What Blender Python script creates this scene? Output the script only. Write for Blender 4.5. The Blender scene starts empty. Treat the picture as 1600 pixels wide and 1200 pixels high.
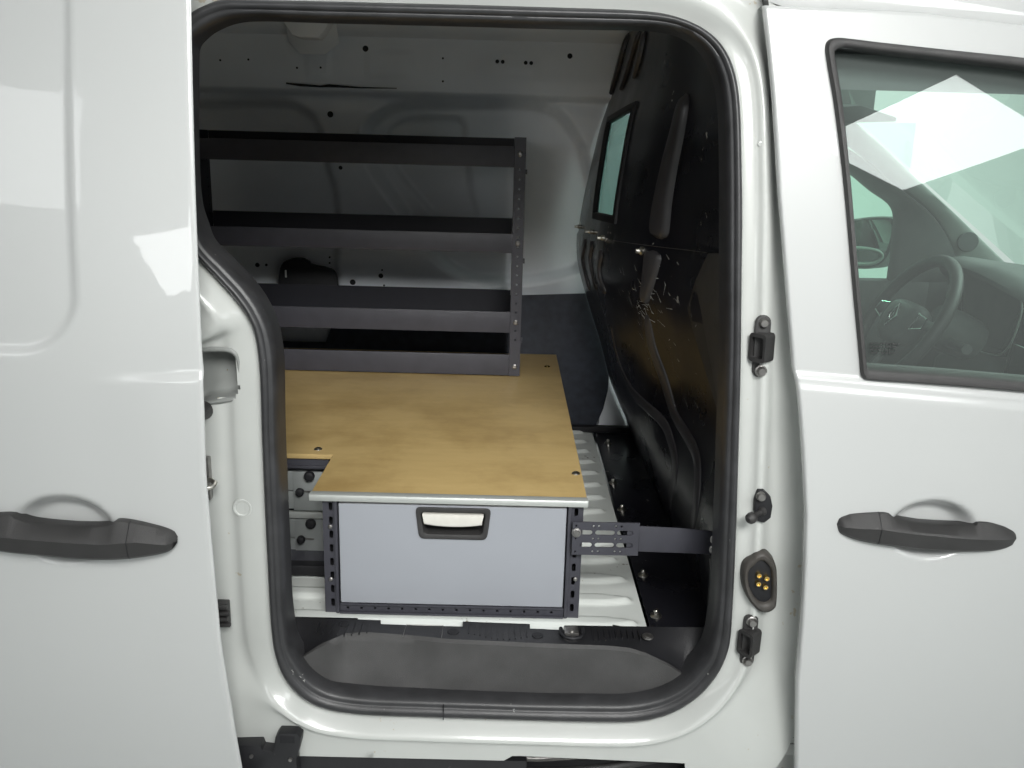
import bpy, bmesh, math, random
import numpy as np
from mathutils import Vector, Matrix
random.seed(7); rng = np.random.default_rng(7)
S = bpy.context.scene
COL = S.collection

# ------------------------------------------------------------------ camera
# van frame: +X to the front of the van, +Y into the van, Z up, ground z = 0
FOC = 1400.0; CAMD = 1.37; EYE = 1.40
dY = np.array([0, 369, -FOC]); dY = dY/np.linalg.norm(dY)
dX = np.array([1, -0.027, 0.0]); dX = dX-dY*dX.dot(dY); dX = dX/np.linalg.norm(dX)
dZ = np.cross(dX, dY)
RM = np.array([dX, dY, dZ]); CP = np.array([0, -CAMD, EYE])
cam = bpy.data.cameras.new('camera'); camo = bpy.data.objects.new('camera', cam); COL.objects.link(camo)
mw = Matrix.Identity(4)
for i in range(3):
    for j in range(3): mw[i][j] = RM[i][j]
    mw[i][3] = CP[i]
camo.matrix_world = mw
cam.sensor_width = 36; cam.lens = 36*FOC/1600; cam.clip_start = .05; cam.clip_end = 200
S.camera = camo

# ------------------------------------------------------------------ light
W = bpy.data.worlds.new('World'); S.world = W; W.use_nodes = True
W.node_tree.nodes['Background'].inputs[0].default_value = (.96, 1.0, .99, 1)
W.node_tree.nodes['Background'].inputs[1].default_value = .295
S.view_settings.view_transform = 'Standard'; S.view_settings.look = 'None'
S.view_settings.exposure = 0.0; S.view_settings.gamma = 1.0
def area(name, loc, aim, sx, sy, power, col=(1, 1, 1)):
    l = bpy.data.lights.new(name, 'AREA'); l.shape = 'RECTANGLE'; l.size = sx; l.size_y = sy
    l.energy = power; l.color = col
    o = bpy.data.objects.new(name, l); COL.objects.link(o); o.location = loc
    d = Vector(aim)-Vector(loc); o.rotation_euler = d.to_track_quat('-Z', 'Y').to_euler()
    return o
k_ = area('overhead_light', (.62, -2.62, 2.92), (-.02, .75, .70), 1.5, 1.0, 14.5, (1, 1, .98)); k_.data.spread = math.radians(52)
k_ = area('overhead_light', (2.42, -3.7, 2.9), (2.2, -3.3, 1.9), 1.0, .85, 22, (.96, 1, .98)); k_.rotation_euler.rotate_axis('Z', math.radians(32))
area('showroom_window_light', (-3.0, -3.6, 2.55), (-1.0, 0, 1.35), 1.15, .95, 9, (.98, 1, 1))
k_ = area('showroom_window_light', (-1.42, -3.6, 1.72), (-.6, 0, 1.35), 1.0, .5, 9.5, (.98, 1, 1)); k_.rotation_euler.rotate_axis('Z', math.radians(20))
area('showroom_window_light', (6.2, -4.2, 2.2), (1.0, 0, .8), 3.0, 2.6, 70, (.97, 1, 1))
area('overhead_light', (3.0, 4.6, 3.9), (3.4, 4.9, 1.2), 6, 1.6, 190, (.97, 1, .98))  # added to brighten the back wall behind the van; no fixture seen
area('overhead_light', (3.6, .9, 3.4), (1.2, .7, 1.0), 1.6, 1.6, 130, (.97, 1, .98))  # unseen light added to reach the cab through the windscreen

# ------------------------------------------------------------------ pixel rays -> points at a known depth
def ray(px, py): return RM @ np.array([px-800, 600-py, -FOC])
def PY(px, py, Y): r = ray(px, py); return CP+r*((Y-CP[1])/r[1])
def PZ(px, py, Z): r = ray(px, py); return CP+r*((Z-CP[2])/r[2])
def PX(px, py, X): r = ray(px, py); return CP+r*((X-CP[0])/r[0])
def PS(px, py, fn, Y0=0.0):
    Y = Y0
    for _ in range(25):
        p = PY(px, py, Y); Y = .5*Y+.5*fn(p[0], p[2])
    return PY(px, py, Y)
def sstep(a, b, x):
    t = np.clip((x-a)/(b-a), 0, 1); return t*t*(3-2*t)

# ------------------------------------------------------------------ materials
MATS = {}
def mat(name, col, rough=.5, metal=0.0, coat=0.0, coatr=.03, var=0.0, vscale=6, bump=0.0, bscale=200, spec=.5, speck=None, rvar=0.0, stretch=(1, 1, 1)):
    m = bpy.data.materials.new(name); m.use_nodes = True; nt = m.node_tree; b = nt.nodes['Principled BSDF']
    b.inputs['Base Color'].default_value = (*col, 1); b.inputs['Roughness'].default_value = rough
    b.inputs['Metallic'].default_value = metal; b.inputs['Coat Weight'].default_value = coat
    b.inputs['Coat Roughness'].default_value = coatr; b.inputs['Specular IOR Level'].default_value = spec
    tc = nt.nodes.new('ShaderNodeTexCoord'); mp = nt.nodes.new('ShaderNodeMapping'); mp.inputs['Scale'].default_value = stretch
    nt.links.new(tc.outputs['Object'], mp.inputs[0]); src = mp.outputs[0]
    colout = None
    if var or rvar:
        n = nt.nodes.new('ShaderNodeTexNoise'); n.inputs['Scale'].default_value = vscale; n.inputs['Detail'].default_value = 6
        nt.links.new(src, n.inputs['Vector'])
        r = nt.nodes.new('ShaderNodeMapRange'); r.inputs[1].default_value = .3; r.inputs[2].default_value = .7
        r.inputs[3].default_value = 1-var; r.inputs[4].default_value = 1+var
        nt.links.new(n.outputs[0], r.inputs[0])
        mx = nt.nodes.new('ShaderNodeVectorMath'); mx.operation = 'SCALE'; mx.inputs[0].default_value = col
        nt.links.new(r.outputs[0], mx.inputs['Scale']); colout = mx.outputs[0]
        if rvar:
            r2 = nt.nodes.new('ShaderNodeMapRange'); r2.inputs[1].default_value = .3; r2.inputs[2].default_value = .7
            r2.inputs[3].default_value = rough-rvar; r2.inputs[4].default_value = rough+rvar
            nt.links.new(n.outputs[0], r2.inputs[0]); nt.links.new(r2.outputs[0], b.inputs['Roughness'])
    if speck:   # (scale, threshold, colour): small scuffs and chips
        v = nt.nodes.new('ShaderNodeTexNoise'); v.inputs['Scale'].default_value = speck[0]; v.inputs['Detail'].default_value = 3
        nt.links.new(src, v.inputs['Vector'])
        n2 = nt.nodes.new('ShaderNodeTexNoise'); n2.inputs['Scale'].default_value = speck[0]*.12
        nt.links.new(src, n2.inputs['Vector'])
        ad = nt.nodes.new('ShaderNodeMath'); ad.operation = 'ADD'
        nt.links.new(v.outputs[0], ad.inputs[0]); nt.links.new(n2.outputs[0], ad.inputs[1])
        r3 = nt.nodes.new('ShaderNodeMapRange'); r3.inputs[1].default_value = speck[1]; r3.inputs[2].default_value = speck[1]+.03
        nt.links.new(ad.outputs[0], r3.inputs[0])
        mm = nt.nodes.new('ShaderNodeMix'); mm.data_type = 'RGBA'
        nt.links.new(r3.outputs[0], mm.inputs[0])
        if colout: nt.links.new(colout, mm.inputs[6])
        else: mm.inputs[6].default_value = (*col, 1)
        mm.inputs[7].default_value = (*speck[2], 1); colout = mm.outputs[2]
    if colout: nt.links.new(colout, b.inputs['Base Color'])
    if bump:
        n3 = nt.nodes.new('ShaderNodeTexNoise'); n3.inputs['Scale'].default_value = bscale; n3.inputs['Detail'].default_value = 2
        nt.links.new(src, n3.inputs['Vector'])
        bp = nt.nodes.new('ShaderNodeBump'); bp.inputs['Strength'].default_value = bump; bp.inputs['Distance'].default_value = .002
        nt.links.new(n3.outputs[0], bp.inputs['Height']); nt.links.new(bp.outputs[0], b.inputs['Normal'])
        if coat: nt.links.new(bp.outputs[0], b.inputs['Coat Normal'])
    MATS[name] = m; return m
PAINT = mat('white_paint', (.475, .485, .48), .35, coat=1.0, coatr=.02, var=.012, vscale=3, bump=.02, bscale=55)
JAMB = mat('white_jamb_paint', (.50, .515, .495), .32, coat=.6, coatr=.08, var=.03, vscale=9, bump=.06, bscale=40, speck=(70, 1.30, (.42, .38, .30)))
INNER = mat('inner_paint_shade_tint', (.81, .84, .88), .42, coat=.25, coatr=.2, var=.06, vscale=5, bump=.05, bscale=60)  # same white as the body, blued for the tone of the shaded interior
FLOORP = mat('floor_white_paint', (.68, .71, .68), .33, coat=.5, coatr=.15, var=.06, vscale=12, speck=(60, 1.27, (.25, .24, .2)))
RUBBER = mat('seal_rubber', (.030, .030, .032), .42, var=.25, vscale=30, bump=.1, bscale=300, speck=(160, 1.38, (.25, .25, .24)))
PLASTIC = mat('handle_plastic', (.030, .029, .029), .48, var=.15, vscale=30, bump=.35, bscale=900, speck=(90, 1.42, (.2, .2, .2)))
SILLP = mat('sill_plastic', (.056, .055, .055), .50, var=.22, vscale=14, bump=.5, bscale=1200, speck=(120, 1.36, (.15, .15, .14)))
GLOSSB = mat('black_bulkhead_paint', (.008, .008, .011), .30, coat=.12, coatr=.15, var=.3, vscale=6, bump=.05, bscale=30, rvar=.07, speck=(75, 1.33, (.40, .39, .36)))
BLACKM = mat('black_matt', (.007, .007, .009), .6, var=.2, vscale=20)
RACK = mat('racking_powder_coat', (.045, .045, .056), .40, var=.10, vscale=25, bump=.25, bscale=900)
DTRIM = mat('dark_trim_plastic', (.014, .014, .016), .45, var=.2, vscale=20, bump=.3, bscale=900, speck=(150, 1.40, (.12, .12, .12)))
RIBM = mat('rib_sheen_black', (.045, .043, .046), .34, var=.2, vscale=15)  # bulkhead black lightened to carry the grey sheen on the ribs
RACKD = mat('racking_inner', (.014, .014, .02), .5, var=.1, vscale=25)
BOARD = mat('hardboard_lining', (.030, .035, .048), .62, var=.25, vscale=40, bump=.3, bscale=500)
ALU = mat('aluminium', (.50, .52, .50), .48, metal=.45, var=.06, vscale=20, stretch=(1, 20, 20))
ALUP = mat('grey_aluminium_panel', (.34, .36, .355), .40, metal=.35, var=.05, vscale=20)
DRAWF = mat('drawer_front_grey', (.36, .375, .41), .38, metal=.25, var=.02, vscale=8, bump=.08, bscale=1500)
GRIP = mat('grip_light_plastic', (.60, .585, .54), .42, var=.04, vscale=60)
STEEL = mat('zinc_steel', (.62, .60, .55), .28, metal=1.0, var=.1, vscale=120)
DSTEEL = mat('seam_highlight_metal', (.30, .29, .28), .35, metal=.9, var=.2, vscale=90)
BRASS = mat('brass_contact', (.75, .55, .22), .25, metal=1.0)
WARMR = mat('grommet_rubber', (.055, .050, .045), .55, var=.2, vscale=40)
DASH = mat('dash_plastic', (.085, .092, .090), .55, var=.12, vscale=20, bump=.2, bscale=700)
TRIMG = mat('pillar_trim_grey', (.30, .33, .31), .6, var=.05)
LINER = mat('headliner', (.11, .12, .12), .8, var=.05)
SCREEN = mat('screen_black', (.012, .013, .014), .12)
CHROME = mat('chrome', (.75, .76, .76), .12, metal=1.0)
MIRROR = mat('mirror_glass', (.75, .80, .79), .02, metal=1.0)
STICK = mat('sticker', (.62, .63, .61), .45)
INK = mat('ink', (.04, .04, .04), .6)
def glass(name, tint, refl=1.0, veil=0.0):
    m = bpy.data.materials.new(name); m.use_nodes = True; nt = m.node_tree; nt.nodes.clear()
    o = nt.nodes.new('ShaderNodeOutputMaterial'); mx = nt.nodes.new('ShaderNodeMixShader'); fr = nt.nodes.new('ShaderNodeFresnel')
    ge = nt.nodes.new('ShaderNodeNewGeometry'); io = nt.nodes.new('ShaderNodeMapRange'); io.inputs[3].default_value = 1.5; io.inputs[4].default_value = 1/1.5
    nt.links.new(ge.outputs['Backfacing'], io.inputs[0]); nt.links.new(io.outputs[0], fr.inputs[0])   # same reflectance on both faces of a pane
    t = nt.nodes.new('ShaderNodeBsdfTransparent'); t.inputs[0].default_value = (*tint, 1)
    g = nt.nodes.new('ShaderNodeBsdfGlossy'); g.inputs[0].default_value = (refl, refl, refl, 1); g.inputs['Roughness'].default_value = .0
    nt.links.new(fr.outputs[0], mx.inputs[0]); nt.links.new(t.outputs[0], mx.inputs[1]); nt.links.new(g.outputs[0], mx.inputs[2])
    last = mx.outputs[0]
    if veil:      # milky diffuse share standing in for the reflected haze over the cab
        d = nt.nodes.new('ShaderNodeBsdfDiffuse'); d.inputs[0].default_value = (.8, .85, .83, 1)
        m2 = nt.nodes.new('ShaderNodeMixShader'); m2.inputs[0].default_value = veil
        nt.links.new(last, m2.inputs[1]); nt.links.new(d.outputs[0], m2.inputs[2]); last = m2.outputs[0]
    nt.links.new(last, o.inputs[0]); return m
GLASS = glass('side_glass', (.90, .95, .93), veil=.032); PANE = glass('bulkhead_glass', (.60, .66, .69)); GLASSG = glass('green_glass', (.74, .92, .83))
def wood():
    m = mat('plywood_top', (.44, .31, .14), .42, coat=.15, coatr=.25)
    nt = m.node_tree; b = nt.nodes['Principled BSDF']; N = nt.nodes.new; L = nt.links.new
    tc = N('ShaderNodeTexCoord'); mp = N('ShaderNodeMapping'); mp.inputs['Scale'].default_value = (1.2, 5, 1)
    L(tc.outputs['Object'], mp.inputs[0])
    n1 = N('ShaderNodeTexNoise'); n1.inputs['Scale'].default_value = 9; n1.inputs['Detail'].default_value = 8; n1.inputs['Roughness'].default_value = .7
    L(mp.outputs[0], n1.inputs['Vector'])
    n2 = N('ShaderNodeTexNoise'); n2.inputs['Scale'].default_value = 5; n2.inputs['Detail'].default_value = 5; n2.inputs['Roughness'].default_value = .65
    L(tc.outputs['Object'], n2.inputs['Vector'])
    cr = N('ShaderNodeValToRGB'); cr.color_ramp.elements[0].position = .25; cr.color_ramp.elements[1].position = .75
    cr.color_ramp.elements[0].color = (.46, .325, .135, 1); cr.color_ramp.elements[1].color = (.53, .385, .17, 1)
    L(n1.outputs[0], cr.inputs[0])
    cr2 = N('ShaderNodeValToRGB'); cr2.color_ramp.elements[0].position = .30; cr2.color_ramp.elements[1].position = .55
    cr2.color_ramp.elements[0].color = (.74, .70, .64, 1); cr2.color_ramp.elements[1].color = (1, 1, 1, 1)
    L(n2.outputs[0], cr2.inputs[0])
    mx = N('ShaderNodeMix'); mx.data_type = 'RGBA'; mx.blend_type = 'MULTIPLY'; mx.inputs[0].default_value = 1
    L(cr.outputs[0], mx.inputs[6]); L(cr2.outputs[0], mx.inputs[7]); L(mx.outputs[2], b.inputs['Base Color'])
    r = N('ShaderNodeMapRange'); r.inputs[3].default_value = .32; r.inputs[4].default_value = .52; L(n2.outputs[0], r.inputs[0]); L(r.outputs[0], b.inputs['Roughness'])
    return m
WOOD = wood()
GFLOOR = mat('showroom_floor_paint', (.64, .66, .65), .35, var=.05, vscale=2)
WALLM = mat('showroom_wall_paint', (.80, .82, .81), .7, var=.02, vscale=1)

# ------------------------------------------------------------------ mesh helpers
def link(name, me, m, parent, smooth=True, angle=40):
    o = bpy.data.objects.new(name, me); COL.objects.link(o)
    if m: me.materials.append(m)
    if parent is not None:
        o.parent = parent
        if parent.type == 'EMPTY': o.matrix_parent_inverse = Matrix.Translation(-parent.location)
    if smooth:
        me.shade_smooth()
        try: me.set_sharp_from_angle(angle=math.radians(angle))
        except Exception: pass
    return o
def mesh(name, v, f, m, parent=None, smooth=True, angle=40, bevel=0, seg=2):
    me = bpy.data.meshes.new(name); me.from_pydata([tuple(map(float, p)) for p in v], [], [tuple(q) for q in f])
    bm = bmesh.new(); bm.from_mesh(me); bmesh.ops.remove_doubles(bm, verts=bm.verts, dist=1e-6)
    bmesh.ops.recalc_face_normals(bm, faces=bm.faces)
    if bevel:
        es = [e for e in bm.edges if len(e.link_faces) == 2 and e.calc_face_angle(0) > .6]
        bmesh.ops.bevel(bm, geom=es, offset=bevel, segments=seg, affect='EDGES', profile=.6, clamp_overlap=True)
    bm.to_mesh(me); bm.free()
    return link(name, me, m, parent, smooth, angle)
def grid(name, rows, m, parent=None, closed=False, skip=None, angle=50):
    rows = np.asarray(rows, float); n, k = rows.shape[:2]; f = []
    kk = k if closed else k-1
    for i in range(n-1):
        for j in range(kk):
            if skip is not None and skip(i, j): continue
            f.append((i*k+j, i*k+(j+1) % k, (i+1)*k+(j+1) % k, (i+1)*k+j))
    return mesh(name, rows.reshape(-1, 3), f, m, parent, True, angle)
def boxv(a, b):
    x0, y0, z0 = a; x1, y1, z1 = b
    return [(x0, y0, z0), (x1, y0, z0), (x1, y1, z0), (x0, y1, z0), (x0, y0, z1), (x1, y0, z1), (x1, y1, z1), (x0, y1, z1)]
BF = [(0, 3, 2, 1), (4, 5, 6, 7), (0, 1, 5, 4), (1, 2, 6, 5), (2, 3, 7, 6), (3, 0, 4, 7)]
def box(name, a, b, m, parent=None, bevel=.0015):
    return mesh(name, boxv(a, b), BF, m, parent, True, 35, bevel)
def boxes(name, lst, m, parent=None):
    v = []; f = []
    for a, b in lst:
        n = len(v); v += boxv(a, b); f += [tuple(q+n for q in t) for t in BF]
    return mesh(name, v, f, m, parent, False)
def prism(name, poly, y0, y1, m, parent=None, bevel=0, axis='Y', seg=2):
    """poly in (x,z) extruded along Y (or (y,z) along X, or (x,y) along Z)"""
    n = len(poly)
    def P(p, t): return (p[0], t, p[1]) if axis == 'Y' else ((t, p[0], p[1]) if axis == 'X' else (p[0], p[1], t))
    v = [P(p, y0) for p in poly]+[P(p, y1) for p in poly]
    f = [tuple(range(n)), tuple(range(2*n-1, n-1, -1))]+[(i, (i+1) % n, n+(i+1) % n, n+i) for i in range(n)]
    return mesh(name, v, f, m, parent, True, 35, bevel, seg)
def lathe(name, prof, loc, axis, m, parent=None, n=20):
    """prof: list of (radius, height along axis)"""
    a = Vector(axis).normalized(); u = a.orthogonal().normalized(); w = a.cross(u); c = Vector(loc)
    rows = [[tuple(c+a*h+(u*math.cos(t)+w*math.sin(t))*max(r, 1e-5)) for t in np.linspace(0, 2*math.pi, n, endpoint=False)] for r, h in prof]
    return grid(name, rows, m, parent, closed=True, angle=35)
def tube(name, pts, r, m, parent=None, n=10, closed=False, flat=1.0):
    P = [Vector(p) for p in pts]; k = len(P); rows = []; up = None
    for i in range(k):
        t = (P[(i+1) % k]-P[i-1]) if closed else (P[min(i+1, k-1)]-P[max(i-1, 0)])
        t.normalize()
        if up is None: up = t.orthogonal().normalized()
        up = (up-t*up.dot(t)).normalized(); w = t.cross(up)
        rr = r[i] if hasattr(r, '__len__') else r
        rows.append([tuple(P[i]+up*math.cos(a)*rr+w*math.sin(a)*rr*flat) for a in np.linspace(0, 2*math.pi, n, endpoint=False)])
    if closed: rows.append(rows[0])
    else:
        rows = [[tuple(P[0])]*n]+rows+[[tuple(P[-1])]*n]
    return grid(name, rows, m, parent, closed=True, angle=50)
def spl(pts, n, closed=False):
    p = np.asarray(pts, float); k = len(p); out = []
    if not closed: p = np.vstack([2*p[0]-p[1], p, 2*p[-1]-p[-2]])
    segs = k if closed else k-1
    for s in np.linspace(0, segs, n, endpoint=not closed):
        i = min(int(s), segs-1); t = s-i
        if closed: a, b, c, d = p[(i-1) % k], p[i % k], p[(i+1) % k], p[(i+2) % k]
        else: a, b, c, d = p[i], p[i+1], p[i+2], p[i+3]
        out.append(.5*((2*b)+(-a+c)*t+(2*a-5*b+4*c-d)*t*t+(-a+3*b-3*c+d)*t**3))
    return np.array(out)
def rrect(x0, z0, x1, z1, r, n=5):
    o = []
    for cx, cz, a in ((x1-r, z1-r, 0), (x0+r, z1-r, 90), (x0+r, z0+r, 180), (x1-r, z0+r, 270)):
        for t in np.linspace(a, a+90, n): o.append((cx+r*math.cos(math.radians(t)), cz+r*math.sin(math.radians(t))))
    return o
def circ(x, z, r, n=10): return [(x+r*math.cos(t), z+r*math.sin(t)) for t in np.linspace(0, 2*math.pi, n, endpoint=False)]
def plate(name, outer, holes, thick, frame, m, parent=None, bevel=0.0004):
    """flat plate with through holes; frame = (origin, u axis, v axis); thickness along u x v"""
    cu = bpy.data.curves.new(name, 'CURVE'); cu.dimensions = '2D'; cu.fill_mode = 'BOTH'; cu.extrude = thick/2; cu.bevel_depth = bevel; cu.bevel_resolution = 0
    for loop in [outer]+holes:
        s = cu.splines.new('POLY'); s.points.add(len(loop)-1); s.use_cyclic_u = True
        for q, pt in zip(s.points, loop): q.co = (pt[0], pt[1], 0, 1)
    tmp = bpy.data.objects.new('tmp', cu); COL.objects.link(tmp)
    dg = bpy.context.evaluated_depsgraph_get(); me = bpy.data.meshes.new_from_object(tmp.evaluated_get(dg))
    bpy.data.objects.remove(tmp); bpy.data.curves.remove(cu)
    o, u, v = [Vector(t) for t in frame]; w = u.cross(v)
    for q in me.vertices: c = q.co.copy(); q.co = o+u*c.x+v*c.y+w*c.z
    me.name = name; me.materials.clear()
    return link(name, me, m, parent, False)
def thing(name, label, cat, loc=(0, 0, 0), group=None):
    o = bpy.data.objects.new(name, None); COL.objects.link(o); o.location = loc; o.empty_display_size = .05
    o['label'] = label; o['category'] = cat
    if group: o['group'] = group
    return o

# ------------------------------------------------------------------ surroundings
o = box('ground', (-9, -8, -.1), (11, 7, 0), GFLOOR, None, 0); o['kind'] = 'structure'
o = box('wall_back', (-9, 7, -.1), (11, 7.15, 4.4), WALLM, None, 0); o['kind'] = 'structure'

VAN = thing('cargo_van', 'white panel van with its side door slid open and racking inside', 'van', (0, .7, 0))

# ------------------------------------------------------------------ body surfaces
def Yap(x, z): return .085*max(0, (z-1.0)/.6)**1.5           # door aperture plane, leaning in towards the roof
PAIRS = [((280,150),(294,150)),((281,90),(294,100)),((287,48),(296,70)),((299,22),(308,54)),((322,8),(326,41)),((352,-1),(358,29)),
((400,0),(402,26)),((500,2),(500,29)),((620,5),(620,32)),((740,8),(740,35)),((840,11),(840,38)),((940,14),(940,40)),((1000,17),(1000,41)),
((1040,22),(1038,44)),((1075,33),(1069,52)),((1103,48),(1092,66)),((1125,68),(1108,84)),((1141,95),(1119,105)),((1151,130),(1128,135)),
((1156,180),(1133,180)),((1158,260),(1135,260)),((1159,340),(1135,340)),((1158,430),(1135,430)),((1157,520),(1135,520)),((1156,600),(1133,600)),
((1154,680),(1130,680)),((1152,750),(1128,750)),((1150,820),(1125,820)),((1147,890),(1122,890)),((1144,950),(1119,945)),((1140,1000),(1114,985)),
((1129,1034),(1106,1018)),((1113,1060),(1091,1041)),((1092,1083),(1071,1062)),((1062,1104),(1045,1078)),((1030,1117),(1015,1088)),((990,1124),(975,1094)),
((930,1124.5),(920,1094)),((840,1122),(835,1093)),((740,1119),(740,1090)),((650,1116),(650,1087)),((590,1114),(592,1085)),((550,1111),(556,1082)),
((510,1104),(525,1077)),((480,1091),(500,1067)),((456,1070),(480,1051)),((440,1046),(465,1030)),((430,1015),(454,1008)),((425,980),(449,980)),
((422,937),(445,940)),((419,880),(443,880)),((416,820),(440,820)),((413,750),(437,750)),((410,675),(434,675)),((408,610),(433,610)),((405,560),(431,560)),
((399,520),(424,518)),((388,493),(411,485)),((368,465),(390,452)),((340,434),(355,414)),((312,402),(322,381)),((297,375),(309,350)),((287,345),(300,320)),
((282,300),(296,280)),((280,220),(294,215))]
OUT = spl([PS(*a, Yap) for a, b in PAIRS], 520, True); INN = spl([PS(*b, Yap) for a, b in PAIRS], 520, True)
# the rubber seal: a hollow bulb with a lip, all round the opening
SP = [(-.02, .010), (.0, -.002), (.10, -.013), (.28, -.020), (.46, -.020), (.58, -.014), (.64, -.0115), (.72, -.012), (.86, -.008), (.98, .002), (1.02, .014), (1.02, .05)]
grid('weather_seal', [OUT*(1-t)+INN*t+np.array([0, y, 0]) for t, y in SP], RUBBER, VAN, closed=True, angle=80)
# seam in the seal
sm = PS(694, 1104, Yap)
box('seal_joint', (sm[0]-.0006, sm[1]-.0215, sm[2]-.012), (sm[0]+.0006, sm[1]-.01, sm[2]+.012), BLACKM, VAN, 0)
# painted door aperture around the seal
tan = np.roll(OUT, -4, 0)-np.roll(OUT, 4, 0); nrm = np.stack([-tan[:, 2], tan[:, 0]*0, tan[:, 0]], 1); nrm /= np.linalg.norm(nrm, axis=1)[:, None]
cen = OUT.mean(0)
if (nrm*(OUT-cen)).sum() < 0: nrm = -nrm
for _ in range(24): nrm = (np.roll(nrm, 1, 0)+nrm*2+np.roll(nrm, -1, 0)); nrm /= np.linalg.norm(nrm, axis=1)[:, None]
PROF = {'R': ([-.008, .004, .018, .026, .032, .038, .046, .060, .09, .13, .15], [.012, .004, .003, .000, -.005, -.006, -.001, .012, .018, .018, .03]),
        'B': ([-.008, .003, .010, .018, .026, .031, .034, .037, .055, .16, .20], [.012, .000, -.008, -.017, -.025, -.028, -.028, -.025, -.021, -.021, -.021]),
        'L': ([-.008, .004, .02, .042, .052, .062, .08, .11, .16, .22, .26], [.012, .004, .002, .003, .007, .009, .007, .003, -.002, -.004, -.004]),
        'T': ([-.008, .004, .012, .020, .026, .032, .04, .05, .06, .075, .08], [.012, .004, -.002, -.008, -.012, -.014, -.015, -.014, -.013, -.013, .03])}
RING = []
ZSLOT = PY(700, 1186.5, -.021)[2]
def zslot(x): return ZSLOT+(sstep(.012, .03, x)*(.0105-.008*max(0, (x-.03)/.31)) if x < .335 else -.12*sstep(.335, .345, x))
KF = np.linspace(0, 10, 51)
def pint(v): return smooth_(spl(np.array(v)[:, None], 51)[:, 0])
def smooth_(v):
    for _ in range(3): v = np.concatenate([[v[0]], (v[:-2]+2*v[1:-1]+v[2:])/4, [v[-1]]])
    return v
PROF = {a: (pint(b), pint(c)) for a, (b, c) in PROF.items()}
for k in range(51):
    row = []
    for p, n in zip(OUT, nrm):
        wB = sstep(.1, .8, -n[2]); wT = sstep(.3, .9, n[2]); wS = max(0, 1-wB-wT); key = 'R' if n[0] > 0 else 'L'
        wR = sstep(-.25, .25, n[0])
        o_ = wB*PROF['B'][0][k]+wT*PROF['T'][0][k]+wS*(wR*PROF['R'][0][k]+(1-wR)*PROF['L'][0][k])
        y_ = wB*PROF['B'][1][k]+wT*PROF['T'][1][k]+wS*(wR*PROF['R'][1][k]+(1-wR)*PROF['L'][1][k])
        q = p+n*o_; q[1] = Yap(q[0], max(q[2], .2))+y_
        if q[2] < zslot(q[0]): q[2] = zslot(q[0])
        row.append(q)
    RING.append(row)
pk = np.array([PS(a, b, Yap) for a, b in ((292,554),(318,550),(345,549),(360,552),(368.5,562),(371.5,590),(373.5,610),(368,621),(345,626),(318,630),(292,634))])
pn = spl(pk, 60, True); pc = pn.mean(0)
def sdf2(P, poly):
    d = np.full(len(P), 1e9); ins = np.zeros(len(P), bool)
    for i in range(len(poly)):
        a = poly[i]; b = poly[(i+1) % len(poly)]; e = b-a; w = P-a
        t = np.clip((w@e)/(e@e), 0, 1); q = w-t[:, None]*e; d = np.minimum(d, (q*q).sum(1))
        c = (a[1] <= P[:, 1]) != (b[1] <= P[:, 1])
        ins ^= c & (P[:, 0] < a[0]+(P[:, 1]-a[1])*(b[0]-a[0])/(b[1]-a[1]+1e-12))
    return np.where(ins, -1, 1)*np.sqrt(d)
RG = np.array(RING); cc_ = (RG[:-1]+RG[1:]+np.roll(RG, -1, 1)[:-1]+np.roll(RG, -1, 1)[1:])/4
inp = sdf2(cc_.reshape(-1, 3)[:, [0, 2]], pn[:, [0, 2]]).reshape(cc_.shape[:2])
AP = grid('door_aperture', RING, JAMB, VAN, closed=True, skip=lambda i, j: inp[i, j] < -.0005, angle=60)

# ------------------------------------------------------------------ sliding door (left, slid back, standing off the body)
def Ysd(x, z): return -.105+.080*max(0, (z-1.0)/.6)**1.6+.03*max(0, (.62-z)/.4)**2
E_ = [PS(a, b, Ysd, -.1) for a, b in ((296,-60),(298,0),(301,150),(305,300),(311,450),(316,560),(319,590),(321,640),(323,740),(331,850),(345,1000),(361,1100),(378,1200),(392,1290))]
EZ_ = np.array([p[2] for p in E_])[::-1]; EX_ = np.array([p[0] for p in E_])[::-1]
zb_l = PS(295, 586, Ysd, -.1)[2]
eb = PS(108, 300, Ysd, -.1); eb2 = PS(0, 547, Ysd, -.1)
hb = PS(100, 828, Ysd, -.1); hbr = (PS(184, 828, Ysd, -.1)[0]-hb[0], .058)
def sd_disp(x, z):
    d = 0
    # pressed field: rounded-corner recess to the rear
    r = .085; qx = max(x-(eb[0]-r), 0); qz = max((eb2[2]+r)-z, 0)
    dist = math.hypot(qx, qz)-r if (qx > 0 and qz > 0) else max(x-eb[0], eb2[2]-z)
    d += .0075*sstep(.007, -.007, dist)
    # belt crease, fading to the rear
    d += -.006*sstep(.004, -.004, z-zb_l-.06*(x-E_[5][0]) )*sstep(-.62, -.50, x)*sstep(zb_l-.30, zb_l-.02, z)
    # grip bowl
    rr = ((x-hb[0])/hbr[0])**2+((z-hb[2])/hbr[1])**2
    d += .028*sstep(1.0, .30, rr)
    return d
xs0 = np.linspace(-1.25, -.80, 40)
rows = []
for z in np.arange(.22, 1.80, .006):
    xe = np.interp(z, EZ_, EX_); row = []
    for t in np.linspace(0, 1, 130):
        x = -1.25+(xe-.006+1.25)*t; row.append((x, Ysd(x, z)+sd_disp(x, z), z))
    y = Ysd(xe, z)+sd_disp(xe-.006, z)
    row += [(xe-.0025, y+.0010, z), (xe-.0005, y+.003, z), (xe-.001, y+.005, z), (xe-.004, y+.0065, z), (xe-.022, y+.010, z), (xe-.05, y+.035, z), (xe-.3, y+.05, z)]
    rows.append(row)
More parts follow.
